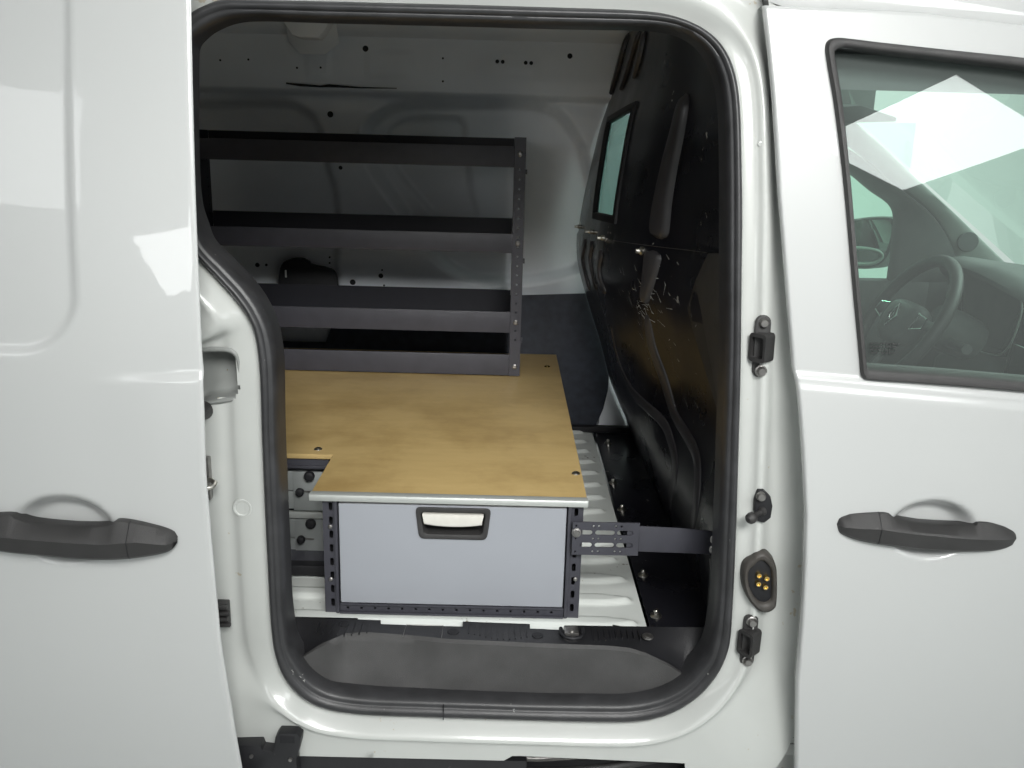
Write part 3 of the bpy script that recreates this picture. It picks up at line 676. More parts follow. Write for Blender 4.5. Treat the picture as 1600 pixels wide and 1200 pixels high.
def hitB(px, py, off=0.0):
    r = ray(px, py); lo = None; prev = None
    for t in np.arange(.9, 3.2, .004):
        p = CP+r/FOC*t
        g = p[0]-(XB(p[2], p[1])-off)
        if prev is not None and g > 0 and prev[1] <= 0:
            a, b = prev[0], t
            for _ in range(20):
                m_ = (a+b)/2; q = CP+r/FOC*m_
                if q[0]-(XB(q[2], q[1])-off) > 0: b = m_
                else: a = m_
            return CP+r/FOC*b
        prev = (t, g)
    return PY(px, py, .3)
# seam step between the upper and lower sheet
zsm = hitB(1040, 387)[2]; zsf = hitB(945, 374)[2]
def seam_z(y): return zsm+(y-hitB_m)*(zsf-zsm)/(hitB_f-hitB_m)
hitB_m = hitB(1040, 387)[1]; hitB_f = hitB(945, 374)[1]
wq = [hitB(*q) for q in ((951,192),(990,172),(961,338),(930,331))]            # glass corners
wq = [PX(951, 192, XB(1.48, 1.2)), hitB(990, 172), hitB(961, 337), hitB(931, 331)]
wpoly = np.array([[p[1], p[2]] for p in wq])
fq = [hitB(*q) for q in ((946,187),(994,141),(975,372),(913,372))]
rows = []
for z in ZB: rows.append([(XB(z, y)-.0045*(1 if z < seam_z(y) else 0), y, z) for y in YB])
cent = [[((YB[j]+YB[j+1])/2, (ZB[i]+ZB[i+1])/2) for j in range(len(YB)-1)] for i in range(len(ZB)-1)]
ws = poly_sdf(np.array(cent).reshape(-1, 2), wpoly).reshape(len(ZB)-1, -1)
BH = grid('bulkhead', rows, GLOSSB, VAN, skip=lambda i, j: ws[i, j] < .004, angle=30)
BH['label'] = 'scuffed glossy black steel bulkhead behind the seats'
def onB(y, z, off): return np.array([XB(z, y)-off, y, z])
# window in the bulkhead: frame and pane
cw = wpoly.mean(0)
def ringpts(k, off): return [onB(*(cw+(p-cw)*k), off) for p in spl(wpoly, 40, True)*0+np.array([wpoly[i]*(1-t)+wpoly[(i+1) % 4]*t for i in range(4) for t in np.linspace(0, 1, 10, endpoint=False)])]
grid('window_frame', [ringpts(1.16, -.004), ringpts(1.15, .006), ringpts(1.02, .007), ringpts(1.0, .004), ringpts(1.0, -.006)], BLACKM, BH, closed=True)
pr = np.array(ringpts(1.03, -.001)); n_ = len(pr)
mesh('window_pane', list(pr)+[p+np.array([.004, 0, 0]) for p in pr], [tuple(range(n_)), tuple(range(2*n_-1, n_-1, -1))]+[(i, (i+1) % n_, n_+(i+1) % n_, n_+i) for i in range(n_)], PANE, BH, False)
def ribB(name, pxs, wid, hgt, m=RIBM, n=24, parent=None):
    """pressed rib lying on the bulkhead, flattened cap section"""
    C_ = spl([hitB(*q) for q in pxs], n); rows = []
    for i in range(n):
        t = C_[min(i+1, n-1)]-C_[max(i-1, 0)]; t = t/np.linalg.norm(t)
        u = np.cross(t, np.array([1., 0, 0])); u /= np.linalg.norm(u)
        e = math.sqrt(max(0, 1-abs(2*i/(n-1)-1)**10)); w = wid[0]+(wid[1]-wid[0])*i/(n-1)
        sec = []
        for a, h in ((-1.0, -.003), (-.96, .25), (-.80, .85), (-.62, 1.0), (.62, 1.0), (.80, .85), (.96, .25), (1.0, -.003)):
            q = C_[i]+u*a*w*max(e, .25); sec.append((XB(q[2], q[1])-max(h, 0)*hgt*e+(.003 if h < 0 else 0)-.004, q[1], q[2]))
        rows.append(sec)
    return grid(name, rows, m, parent or BH, angle=35)
ribB('pressed_rib', [(1076,146),(1066,195),(1052,255),(1041,310),(1036,345),(1032,373)], (.019, .028), .013)
ribB('pressed_rib', [(1027,392),(1022,420),(1017,447),(1012,475)], (.027, .010), .012)
for q in ([(984,52),(972,90),(958,140),(953,152)], [(1001,50),(988,90),(977,125),(972,138)], [(1010,48),(1003,80),(997,105),(992,121)]):
    ribB('louvre', q, (.013, .013), .006)
for q in ([(919,375),(913,400),(918,430),(925,455)], [(929,378),(925,402),(929,430),(936,452)], [(944,392),(939,415),(942,440),(950,458)]):
    ribB('louvre', q, (.016, .013), .007)
ribB('pressed_rib', [(1014,490),(1022,540),(1040,590),(1058,648),(1078,682),(1092,712),(1094,760),(1090,800),(1084,832)], (.016, .018), .005, n=50)
ribB('pressed_rib', [(957,505),(968,560),(990,610),(1030,650),(1052,690),(1058,740),(1050,800)], (.014, .018), .004, n=50)
for q, r in (((905,354),.006),((923,362),.006),((942,372),.007),((1003,392),.0095)):
    p = hitB(*q, .004); lathe('hex_bolt', [(0, .014), (r*.55, .014), (r*.6, .012), (r*.6, .007), (r*.75, .005), (r, .003), (r, -.004)], p, (-1, -.15, 0), STEEL, BH, 12)
tube('seam_highlight', [hitB(*q, .0052) for q in ((958,376),(985,380),(1012,383.5),(1040,387),(1075,391),(1104,395))], .0008, DSTEEL, BH, 5)  # bright thread added as the highlight along the sheet seam
# scuffs and scratches where loads have hit the bulkhead
sv_ = []; sf_ = []
for k in range(90):
    if k < 64: a_, b_ = random.gauss(1000, 30), random.gauss(470, 20); 
    else: a_, b_ = random.uniform(975, 1110), random.uniform(400, 660)
    if a_ < 955 or a_ > 1118: continue
    p = hitB(a_, b_, .0056); L_ = random.choice((.003, .005, .008, .013)); an = random.gauss(.5, .6); w_ = random.uniform(.0003, .0008)
    d_ = np.array([0, math.cos(an), math.sin(an)])*L_; e_ = np.array([0, -math.sin(an), math.cos(an)])*w_
    q4 = []
    for q_ in (p-d_-e_, p+d_-e_*.3, p+d_+e_*.3, p-d_+e_): q4.append((XB(q_[2], q_[1])-.0056, q_[1], q_[2]))
    n = len(sv_); sv_ += q4; sf_.append((n, n+1, n+2, n+3))
o = mesh('scuff_marks', sv_, sf_, STICK, BH, False); o['kind'] = 'stuff'
# side trim of the bulkhead by the pillar
tp = [(1106,396),(1137,398),(1140,560),(1140,720),(1129,668),(1105,590),(1081,512),(1074,482),(1086,440)]
tv = []
for a, b in tp:
    p = hitB(a, b, .006) if a < 1130 else PY(a, b, .09)
    tv.append(p)
mesh('bulkhead_side_trim', tv+[p+np.array([.02, .02, 0]) for p in tv], [tuple(range(9)), tuple(range(17, 8, -1))]+[(i, (i+1) % 9, 9+(i+1) % 9, 9+i) for i in range(9)], DASH if False else SILLP, BH, True, 50)
for q in ((1132,596),(1127,762),(1120,948)):
    p = PY(*q, .045); box('white_clip', (p[0]-.002, p[1]-.002, p[2]-.003), (p[0]+.002, p[1]+.002, p[2]+.003), STICK, BH, .0005)
tube('wiring_loop', [PY(a, b, .06) for a, b in ((1110,872),(1113,905),(1110,940),(1111,965),(1118,985))], .003, PLASTIC, BH)
grid('pillar_inner', [[(.372, Yap(0, z)+.045, z), (.40, Yap(0, z)+.045, z), (.44, Yap(0, z)+.05, z), (.44, Yap(0, z)+.09, z), (.372, Yap(0, z)+.09, z)] for z in np.linspace(.5, 1.58, 30)], BLACKM, VAN, closed=True)

# ------------------------------------------------------------------ sill step trim
cx = [430, 445, 455, 465, 500, 540, 570, 640, 700, 850, 950, 985, 1010, 1045, 1078, 1090]
cy = [1060, 1048, 1040, 1031, 1008, 991, 989, 994, 1000, 1007, 1010.5, 1014, 1022, 1038, 1060, 1070]
steps = [(446,964),(594.9,969),(595.1,975),(650,977),(722.9,979),(723.1,971),(827.9,975),(828.1,982),(893.9,985),(894.1,977),(1071,980)]
colx = sorted(set(list(np.linspace(446, 1102, 78))+[594.9,595.1,722.9,723.1,827.9,828.1,893.9,894.1]))
lowb = [b for a, b in PAIRS if b[1] > 935]; lowb = sorted(lowb)
SLX = [b[0] for b in lowb]; SLY = [b[1] for b in lowb]
rows = []
for x in colx:
    yb = np.interp(x, [s[0] for s in steps], [s[1] for s in steps]); yc = np.interp(x, cx, cy); zt = ZF+.010
    A = PZ(x, yb, zt); Bp = PZ(x, yc, zt); F_ = PY(x, 1102, .004)
    yin = np.interp(x, SLX, SLY)+9
    if Bp[1] < .022: Bp = PY(x, min(yc, yin), .022)
    if A[1] < Bp[1]+.02: A = Bp+np.array([0, .02, .004])
    F_ = PY(x, max(yin, yc+2), .018)
    row = [A+np.array([0, .0, -.012]), A, A*.5+Bp*.5, Bp+np.array([0, .012, 0]), Bp+np.array([0, .005, -.0008]), Bp+(F_-Bp)*.05, Bp+(F_-Bp)*.14, Bp+(F_-Bp)*.5, F_]
    rows.append(row)
rr_ = np.array(rows)
SILL = grid('sill_trim', rr_[:, 4:], SILLP, VAN, angle=40)
grid('sill_trim_top', rr_[:, :5], DTRIM, SILL, angle=40)  # flat top set darker than the sloping face
gr = []
for a, b, yy in ((500,585,972),(733,826,981),(925,1003,986)):
    for x in np.arange(a, b, 9.0 if a != 500 else 11):
        yb = np.interp(x, [s[0] for s in steps], [s[1] for s in steps])
        p = PZ(x, yb+6, ZF+.0105); q = PZ(x+.5, yb+22+4*math.sin(x*.05), ZF+.0105)
        gr.append(((p[0]-.0008, q[1], ZF+.008), (p[0]+.0008, p[1], ZF+.0118)))
o = boxes('anti_slip_ribs', gr, DTRIM, SILL); o['kind'] = 'stuff'
for q in ((537,975),(708,987),(840,993),(1012,994)):
    p = PZ(*q, ZF+.0105); s_ = lathe('trim_screw', [(.0, .001), (.005, .0012), (.006, .0005), (.0085, .0012), (.010, .001), (.0105, -.002)], p, (0, 0, 1), DSTEEL if q[0] == 1012 else BLACKM, SILL, 14)
# lid panels in the step trim
for a, b, c, d in ((634,974,690,996),):
    p = PZ(a, b, ZF+.0105); q = PZ(c, d, ZF+.0105); tube('lid_outline', [(p[0], q[1], ZF+.0105), (p[0]+.002, p[1]-.004, ZF+.0105), (q[0], p[1]-.004, ZF+.0105), (q[0], q[1], ZF+.0105)], .0006, DSTEEL, SILL, 5)
# lashing ring folded down on the step
p = PZ(894, 992, ZF+.012)
LR = box('lashing_plate', (p[0]-.014, p[1]-.004, ZF+.009), (p[0]+.012, p[1]+.024, ZF+.018), DSTEEL, VAN, .003)
tube('lashing_ring', [(p[0]-.020, p[1]+.012, ZF+.018), (p[0]-.020, p[1]-.004, ZF+.016), (p[0]-.013, p[1]-.014, ZF+.015), (p[0], p[1]-.018, ZF+.015), (p[0]+.013, p[1]-.014, ZF+.015), (p[0]+.019, p[1]-.004, ZF+.016), (p[0]+.019, p[1]+.012, ZF+.018)], .0035, BLACKM, LR, 8)
lathe('ring_rivet', [(0, .003), (.003, .003), (.004, 0)], (p[0]-.001, p[1]-.0, ZF+.018), (0, 0, 1), STEEL, LR, 10)

# ================================================================== RACKING
ZT = .798; TH = .010                       # worktop top and thickness
YD = .125                                  # drawer front plane
DC = thing('drawer_cabinet', 'low dark metal cabinet with one grey drawer facing the open side door', 'cabinet', (-.09, .6, ZF))
zb0, zt0 = ZF+.0085, ZT-TH-.002
x0, x1 = -.322, .144
def post(xa, xb, name, flip):
    w = xb-xa; hz = [rrect(w*.40, z, w*.68, z+.016, .003, 3) for z in np.arange(.012, zt0-zb0-.02, .027)]
    P_ = plate(name, [(0, 0), (w, 0), (w, zt0-zb0), (0, zt0-zb0)], hz, .002, ((xa, YD-.002, zb0), (1, 0, 0), (0, 0, 1)), RACK, DC)
    box('post_flange', (xa, YD+.0005, zb0), (xa+.0025, YD+.035, zt0), RACK, P_, 0); box('post_flange', (xb-.0025, YD+.0005, zb0), (xb, YD+.035, zt0), RACK, P_, 0)
    box('post_web', (xa+.0027, YD+.018, zb0), (xb-.0027, YD+.020, zt0), BLACKM, P_, 0)
    box('post_bead', (xa+(w-.006 if flip else 0), YD-.0075, zb0), (xa+(w if flip else .006), YD-.0035, zt0), RACK, P_, .0012)
    return P_
PL = post(x0, x0+.026, 'corner_post', True); PR_ = post(x1-.027, x1, 'corner_post', False)
xa, xb = x0+.027, x1-.028
brl = plate('bottom_rail', [(0, 0), (xb-xa, 0), (xb-xa, .017), (0, .017)], [circ(x, .0085, .0028, 8) for x in np.arange(.014, xb-xa, .025)], .002, ((xa, YD-.002, zb0+.001), (1, 0, 0), (0, 0, 1)), RACK, DC)
box('rail_lip', (xa, YD-.010, zb0+.0005), (xb, YD-.0035, zb0+.004), RACK, brl, .001)
box('rail_lip', (xa, YD-.008, zb0+.0165), (xb, YD-.0032, zb0+.0205), RACK, brl, .001)
box('rail_back', (xa, YD+.01, zb0), (xb, YD+.012, zb0+.02), BLACKM, brl, 0)
box('top_rail', (xa, YD+.012, zt0-.012), (xb, YD+.03, zt0), BLACKM, DC, .001)
for s in (x0+.001, x1-.004): box('side_panel', (s, YD+.036, ZF+.009), (s+.003, 1.22, zt0), RACK, DC, .001)
box('back_panel', (x0+.005, 1.20, ZF+.012), (x1-.005, 1.203, zt0-.001), RACK, DC, 0)
for k, y in enumerate((.12, 1.2)):
    box('floor_skid', (x0+.002, y+.004, ZF+.0076 if False else ZF+.0005), (x1-.002, y+.03, ZF+.0083), BLACKM, DC, 0)
# the drawer: grey front with a hole for the grip tray
d0, d1, e0, e1 = xa+.003, xb-.003, zb0+.023, zt0-.006
hc = PY(708, 818, YD-.008); hw, hh_ = .066, .0285
hole_ = [(hc[0]-hw, hc[2]+hh_), (hc[0]+hw, hc[2]+hh_), (hc[0]+hw*.96, hc[2]-hh_*.6), (hc[0]+hw*.86, hc[2]-hh_), (hc[0]-hw*.86, hc[2]-hh_), (hc[0]-hw*.96, hc[2]-hh_*.6)]
def rounded(poly, r, n=5):
    out = []; k = len(poly); P_ = [np.array(p) for p in poly]
    for i in range(k):
        a, b, c = P_[i-1], P_[i], P_[(i+1) % k]; u = (a-b)/np.linalg.norm(a-b); w = (c-b)/np.linalg.norm(c-b)
        for t in np.linspace(0, 1, n): s0_ = b+u*r*(1-t)*(1-t)*1+w*r*t*t; out.append(tuple(s0_))
    return out
hole_ = rounded([(hc[0]-hw, hc[2]+hh_), (hc[0]+hw, hc[2]+hh_), (hc[0]+hw*.90, hc[2]-hh_), (hc[0]-hw*.90, hc[2]-hh_)], .010)
DF = plate('drawer_front', [(a-d0, b-e0) for a, b in rounded([(d0, e0), (d1, e0), (d1, e1), (d0, e1)], .002)], [[(a-d0, b-e0) for a, b in hole_]], .010, ((d0, YD-.001, e0), (1, 0, 0), (0, 0, 1)), DRAWF, DC, .0012)
box('drawer_box', (d0+.01, YD+.032, e0+.01), (d1-.01, 1.15, e1-.012), BLACKM, DC, 0)
hcn = np.array([hc[0], hc[2]]); hp = np.array(hole_)
def hr(k, y, dz=0): return [(hcn[0]+(p[0]-hcn[0])*k[0], y, hcn[1]+(p[1]-hcn[1])*k[1]+dz) for p in hp]
HT = grid('grip_tray', [hr((1.03, 1.07), YD-.0073), hr((1.025, 1.055), YD-.0098), hr((.98, .96), YD-.0105), hr((.89, .76), YD-.0085), hr((.86, .70), YD-.004), hr((.84, .66), YD+.020), hr((.0, .0), YD+.022)], PLASTIC, DF, closed=True, angle=35)
# light grip flap, lower edge bowed
gx = np.linspace(-.0545, .0545, 22); rows = []
for u in gx:
    f_ = u/.0545; zt_ = hc[2]+.0185; zl_ = hc[2]-.0005-.0045*(1-f_*f_); xs_ = hc[0]+u
    rows.append([(xs_, YD+.003, zt_), (xs_, YD-.011, zt_), (xs_, YD-.0135, zt_-.002), (xs_*1-(f_*.002), YD-.0155, (zt_+zl_)/2), (xs_-(f_*.003), YD-.0145, zl_+.002), (xs_-(f_*.003), YD-.012, zl_), (xs_-(f_*.003), YD+.003, zl_+.002)])
first = [rows[0][0]]*7; lastc = [rows[-1][0]]*7
def cap(r): c = np.mean(np.array(r), 0); return [tuple(c)]*7
grid('grip_flap', [cap(rows[0])]+rows+[cap(rows[-1])], GRIP, HT, angle=35)
for q, pr_ in (((516,823),PL),((517,905),PL),((899,905),PR_),((897,828),PR_)):
    p = PY(*q, YD-.004); lathe('post_screw', [(0, .003), (.0025, .0028), (.004, .0015), (.0043, 0)], p, (0, -1, 0), DSTEEL, pr_, 12)

# plywood worktop, L-shaped, with an aluminium front edge
YF = .112
WT = thing('plywood_worktop', 'L-shaped plywood worktop with an aluminium front edge covering the low cabinets', 'worktop', (-.3, .7, ZT-TH))
xL, xN, xRt = -1.05, -.342, .150; yN = .325; yBk = 1.278
prism('plywood_panel', [(xN, YF+.006), (xRt, YF+.006), (xRt, yBk), (xL, yBk), (xL, yN), (xN, yN)], ZT-TH, ZT, WOOD, WT, .0008, axis='Z')
prism('edge_profile', [(YF-.002, ZT-TH-.001), (YF-.003, ZT-.003), (YF-.0015, ZT+.0005), (YF+.003, ZT+.0018), (YF+.014, ZT+.0018), (YF+.014, ZT+.0006), (YF+.0052, ZT+.0006), (YF+.0052, ZT-TH-.001)], xN-.001, xRt+.001, ALU, WT, .0006, axis='X')
for q, m_ in (((497,702),STEEL),((900,740),STEEL),((855,573),BRASS)):
    p = PZ(*q, ZT); lathe('worktop_screw', [(0, .0042), (.004, .0038), (.0072, .0022), (.0085, .0005), (.0085, -.001)], (p[0], p[1], ZT), (0, 0, 1), m_, WT, 16)

# second cabinet behind the notch: two aluminium drawer fronts with black knobs
Y2 = .335
RC = thing('set_back_cabinet', 'set-back cabinet with stacked aluminium drawer fronts and black knobs under the worktop notch', 'cabinet', (-.68, .75, ZF))
xc0, xc1 = -1.04, -.352
def zz(py): return PY(470, py, Y2)[2]
box('top_rail', (xc0, Y2-.004, zz(733)), (xc1, Y2+.03, ZT-TH-.001), RACK, RC, .001)
box('top_rail_lip', (xc0, Y2-.012, zz(729)), (xc1, Y2-.0045, zz(725)), RACK, RC, .001)
for k, (ya, yb) in enumerate(((737,795),(811,868))):
    za, zb_ = zz(ya), zz(yb); h = za-zb_
    dr = box('drawer_front', (xc0, Y2, zb_), (xc1, Y2+.012, zb_+h*.46), ALUP, RC, .001)
    box('upper_strip', (xc0, Y2, zb_+h*.50), (xc1, Y2+.012, za), ALUP, dr, .001)
    box('groove', (xc0, Y2+.005, zb_+h*.455), (xc1, Y2+.011, zb_+h*.505), DSTEEL, dr, 0)
    xp = PY(460 if k == 0 else 463, yb, Y2)[0]
    pl = box('lock_plate', (xp, Y2-.004, zb_-.002), (xp+.062, Y2-.0006, za+.001), ALUP, dr, .0008)
    s1_ = PY(484 if k == 0 else 486, ya+6, Y2-.005); s2_ = PY(469 if k == 0 else 471, ya+31, Y2-.005)
    for s_, r_ in ((s1_, .0105), (s2_, .0085)):
        lathe('knob', [(0, .012), (r_*.5, .0125), (r_*.85, .011), (r_, .008), (r_, .002), (r_*.6, 0)], (s_[0], Y2-.004, s_[2]), (0, -1, 0), BLACKM, pl, 18)
    pv = PY(443 if k == 0 else 445, yb-14, Y2); lathe('pin_hole', [(0, .0006), (.003, .0006), (.0032, -.001)], (pv[0], Y2-.0002, pv[2]), (0, -1, 0), BLACKM, dr, 10)
    box('slide_slot', (s2_[0]+.008, Y2-.0050, s2_[2]-.002), (s2_[0]+.026, Y2-.0042, s2_[2]+.002), DSTEEL, pl, 0)
RR = box('divider_rail', (xc0, Y2-.004, zz(809)), (xc1, Y2+.006, zz(799)), ALU, RC, .002)
box('plinth', (xc0, .262, ZF+.0085), (xc1, Y2+.1, ZF+.030), BLACKM, RC, .002)
box('plinth_step', (xc0, .285, ZF+.0305), (xc1, Y2+.08, zz(871)), RACK, RC, .002)
box('carcass', (xc0, Y2+.035, ZF+.05), (xc1, 1.2, ZT-TH-.001), BLACKM, RC, .001)

# shelf rack standing on the worktop against the far wall
YS, YE = 1.0, 1.245
xl, xr = -.884, .036
SR = thing('shelf_rack', 'dark metal shelf rack of four trays with perforated uprights on the worktop', 'shelf rack', (-.44, 1.1, ZT))
zR = 1.426
def upright(xa, w, side):
    """front flange w wide plus a perforated side plate"""
    hh = zR-(ZT+.002)
    fl = plate('upright', [(0, 0), (w, 0), (w, hh), (0, hh)], [circ(w*.5, z, .0032, 8) for z in np.arange(.10, hh-.06, .0248)], .002, ((xa, YS-.003, ZT+.002), (1, 0, 0), (0, 0, 1)), RACK, SR)
    xs_ = xa if side > 0 else xa+w
    plate('side_plate', [(0, 0), (YE-YS, 0), (YE-YS, hh), (0, hh)], [circ(y, z, .0034, 8) for z in np.arange(.10, hh-.06, .0248) for y in (.018, .22)], .002, ((xs_ + (.001 if side > 0 else -.001), YS-.001, ZT+.002), (0, 1, 0), (0, 0, 1)), RACKD, fl)
    return fl
UR = upright(xr-.029, .029, 1); UL = upright(xl, .029, -1)
for z0, z1, full in ((1.352, 1.404, 1), (1.133, 1.182, 1), (.919, .975, 1), (ZT+.003, .858, 0)):
    a, b = xl+.030, xr-.030
    th = .0012
    sh = box('shelf_tray', (a, YS+.002, z0), (b, YE-.002, z0+.002), RACKD, SR, 0)
    box('front_lip', (a, YS-.004, z0-.0005), (b+.0005, YS+.0015, z1), RACK, sh, .001)
    if full: box('back_lip', (a, YE-.0015, z0), (b, YE+.0005, z1+.022), RACKD, sh, 0)
    box('lip_return', (a, YS+.0017, z1-.004), (b, YS+.010, z1-.002), RACKD, sh, 0)
for z in (1.385, 1.158, .947, .825):
    for xx in (xr-.0145, xl+.0145):
        lathe('upright_bolt', [(0, .004), (.004, .004), (.0045, .003), (.0065, .002), (.007, 0)], (xx, YS-.0042, z), (0, -1, 0), DSTEEL, UR if xx > 0 else UL, 12)
for z in (1.335, 1.105, .89):
    box('upright_tab', (xr+.0002, YS+.002, z), (xr+.005, YS+.02, z+.012), RACK, UR, .001)

# perforated bracket from the cabinet to the pillar
BK = thing('fixing_bracket', 'slotted black fixing bracket with bent strap between drawer cabinet and bulkhead', 'bracket', (.24, .11, .70))
yb_ = .108; o0 = PY(893, 866, yb_); wB_, hB_ = .119, .0625
sl = []
for (cx_, w_) in ((.025, .022), (.058, .036), (.094, .030)):
    for cz_ in (.019, .043): sl.append(rrect(cx_-w_/2, cz_-.005, cx_+w_/2, cz_+.005, .0049, 4))
for cx_ in (.037, .047, .077, .087):
    for cz_ in (.0065, .031, .0555): sl.append(circ(cx_, cz_, .0024, 8))
for cz_ in (.006, .018, .031, .043, .056): sl.append(circ(.006, cz_, .0022, 8)) if cz_ not in (.018, .043) else None
PB_ = plate('slotted_plate', [(0, 0), (wB_, 0), (wB_, hB_), (0, hB_)], sl, .0025, ((o0[0], yb_, o0[2]), (1, .02, -.0), (0, 0, 1)), RACK, BK)
lathe('plate_bolt', [(0, .005), (.005, .005), (.006, .003), (.0085, .002), (.009, 0)], (o0[0]+.007, yb_-.0015, o0[2]+.043), (0, -1, 0), DSTEEL, PB_, 12)
x2, z2 = o0[0]+.098, o0[2]+.004
pts = [(x2, yb_+.003), (o0[0]+wB_+.002, yb_+.006), (.318, yb_+.006), (.392, yb_+.028)]
zt_ = [.752, .752, .750, .735]; zbm = [.703, .703, .702, .690]
v = []; f = []
for k, (x, y) in enumerate(pts): v += [(x, y, zbm[k]), (x, y, zt_[k]), (x, y+.0025, zt_[k]), (x, y+.0025, zbm[k])]
for k in range(3):
    for j in range(4): f.append((k*4+j, k*4+(j+1) % 4, k*4+4+(j+1) % 4, k*4+4+j))
f += [(0, 1, 2, 3), (15, 14, 13, 12)]
SB = mesh('bent_strap', v, f, RACK, BK, True, 20, .0004)
for z in (.722, .702): lathe('strap_bolt', [(0, .006), (.0045, .006), (.005, .003), (.008, .002), (.0085, 0)], (.385, yb_+.024, z), (-.3, -1, 0), DSTEEL, SB, 12)

# ================================================================== CAB
box('cab_floor', (.46, .06, .36), (1.9, 1.36, .42), BLACKM, VAN, 0)
lr_ = []
for x in np.linspace(.45, .86, 12):
    dz = -.16*max(0, x-.75)**2*2
    lr_.append([(x, .078, 1.50+dz*.6), (x, .10, 1.57+dz*.6), (x, .17, 1.62+dz), (x, .35, 1.665+dz), (x, .75, 1.68+dz), (x, 1.1, 1.665+dz), (x, 1.22, 1.62+dz), (x, 1.27, 1.53+dz)])
HL = grid('headliner', lr_, LINER, VAN)
# far door below and around its window
def fp(px, py, Y): return PY(px, py, Y)
q = [fp(1300,438,1.28), fp(1402,438,1.28)]
FDP = mesh('far_door_trim', [(.42, 1.28, .4), (1.25, 1.28, .4), (1.25, 1.28, q[1][2]), (.30, 1.28, q[0][2]), (.42, 1.33, .4), (1.25, 1.33, .4), (1.25, 1.33, q[1][2]), (.30, 1.33, q[0][2])], BF, DASH, VAN, True, 40, .006)
# far pillar: dark quarter trim, rising to the roof, with light trim towards the windscreen
def bandY(name, pa, pb, Ya, Yb, m, n=30, th=.03):
    A = spl([PY(a, b, Ya) for a, b in pa], n); B = spl([PY(a, b, Yb) for a, b in pb], n)
    rows = [A+np.array([0, th, 0]), A, A*.9+B*.1+np.array([0, -.006, 0]), A*.5+B*.5+np.array([0, -.012, 0]), A*.1+B*.9+np.array([0, -.006, 0]), B, B+np.array([0, th, 0])]
    return grid(name, rows, m, VAN, angle=60)
bandY('far_pillar_trim', [(1270,226),(1327,268),(1362,297),(1399,328),(1398,380),(1394,440)], [(1285,205),(1345,245),(1400,290),(1455,335),(1485,380),(1505,440)], 1.26, 1.20, DASH)
bandY('far_pillar_cover', [(1285,198),(1345,240),(1400,287),(1455,332),(1482,372),(1500,410)], [(1330,185),(1380,228),(1425,272),(1480,322),(1545,385),(1590,430)], 1.215, 1.19, TRIMG)
sp = bpy.data.objects.get('far_pillar_cover')
p = PY(1513, 378, 1.185); lathe('pillar_speaker', [(0, .0015), (.022, .0015), (.027, .0005), (.029, -.006)], p, (-.2, -1, 0), LINER, sp, 20)
# windscreen: raked pane in front of the dash; header above
ws_ = []
for y in np.linspace(.10, 1.27, 12):
    cv_ = .10*math.sin((y-.1)/1.17*math.pi)
    ws_.append([(.84+cv_+(1.66-.84)*t, y, 1.60+(.98-1.60)*t) for t in np.linspace(0, 1, 8)])
ws2 = [[(x+.005, y, z+.004) for x, y, z in r] for r in ws_]
WS = grid('windscreen', ws_, GLASSG, VAN)
box('screen_header', (.80, .13, 1.585), (.90, 1.25, 1.62), LINER, VAN, .01)
vz = [PY(a, b, 1.05) for a, b in ((1290,172),(1345,166),(1398,180),(1400,187),(1318,196))]
# driver door glass
box('far_scuttle', (1.14, 1.285, .40), (1.9, 1.335, 1.10), DASH, VAN, .01)
g0 = PY(1250, 215, 1.29); g1 = PY(1400, 440, 1.29)
box('far_door_glass', (.232, 1.345, g1[2]-.02), (g1[0]+.02, 1.349, 1.50), GLASSG, VAN, 0)
box('far_door_header', (.36, 1.27, 1.50), (1.02, 1.33, 1.60), DASH, VAN, .01)
# sun visor
vs_ = [PY(a, b, 1.0) for a, b in ((1290,170),(1345,164),(1402,184),(1400,190),(1330,192),(1290,190))]
mesh('sun_visor', [tuple(p) for p in vs_]+[tuple(p+np.array([.01, .22, .012])) for p in vs_], [tuple(range(6)), tuple(range(11, 5, -1))]+[(i, (i+1) % 6, 6+(i+1) % 6, 6+i) for i in range(6)], LINER, VAN, True, 30, .003)
# exterior mirror beyond the far window
mh = spl([PY(a, b, 1.50) for a, b in ((1310,350),(1340,341),(1375,338),(1397,341),(1400,360),(1392,390),(1378,412),(1355,420),(1325,416),(1312,395))], 40, True); mc = mh.mean(0)
rows = [[tuple(mc+(p-mc)*k+np.array([dx, dy, 0])) for p in mh] for k, dx, dy in ((.86, 0, .002), (.95, 0, -.006), (1.0, .004, .0), (.98, .05, .02), (.7, .10, .03), (.0, .115, .035))]
EM = grid('exterior_mirror', rows, DASH, VAN, closed=True)
mesh('mirror_glass', [tuple(mc+(p-mc)*.87+np.array([0, .004, 0])) for p in mh], [tuple(range(40))], MIRROR, EM, False)
ml = spl([PY(a, b, 1.495) for a, b in ((1318,392),(1340,388),(1370,392),(1378,402),(1362,412),(1335,412),(1320,405))], 30, True)
tube('mirror_lens_ring', ml, .006, TRIMG, EM, 8, True)

# dashboard: a moulded top with an instrument hood, fascia below
xd = lambda y: 1.13
def dash_row(y):
    hood = math.exp(-((y-.97)/.20)**4)
    xf = 1.30-.14*hood; zt_ = 1.055+.085*hood
    return [(1.75, y, 1.06), (1.6, y, 1.085+.01*hood), (1.45, y, 1.085+.04*hood), (xf+.06, y, zt_+.012), (xf+.015, y, zt_+.008), (xf, y, zt_-.006), (xf+.004, y, zt_-.02), (xf+.045+.03*hood, y, zt_-.035), (xf+.075+.03*hood, y, .93), (xf+.03, y, .86), (xf+.02, y, .74), (xf+.14, y, .60), (xf+.2, y, .42)]
D_ = grid('dashboard', [dash_row(y) for y in np.linspace(.10, 1.27, 60)], DASH, VAN, angle=45)
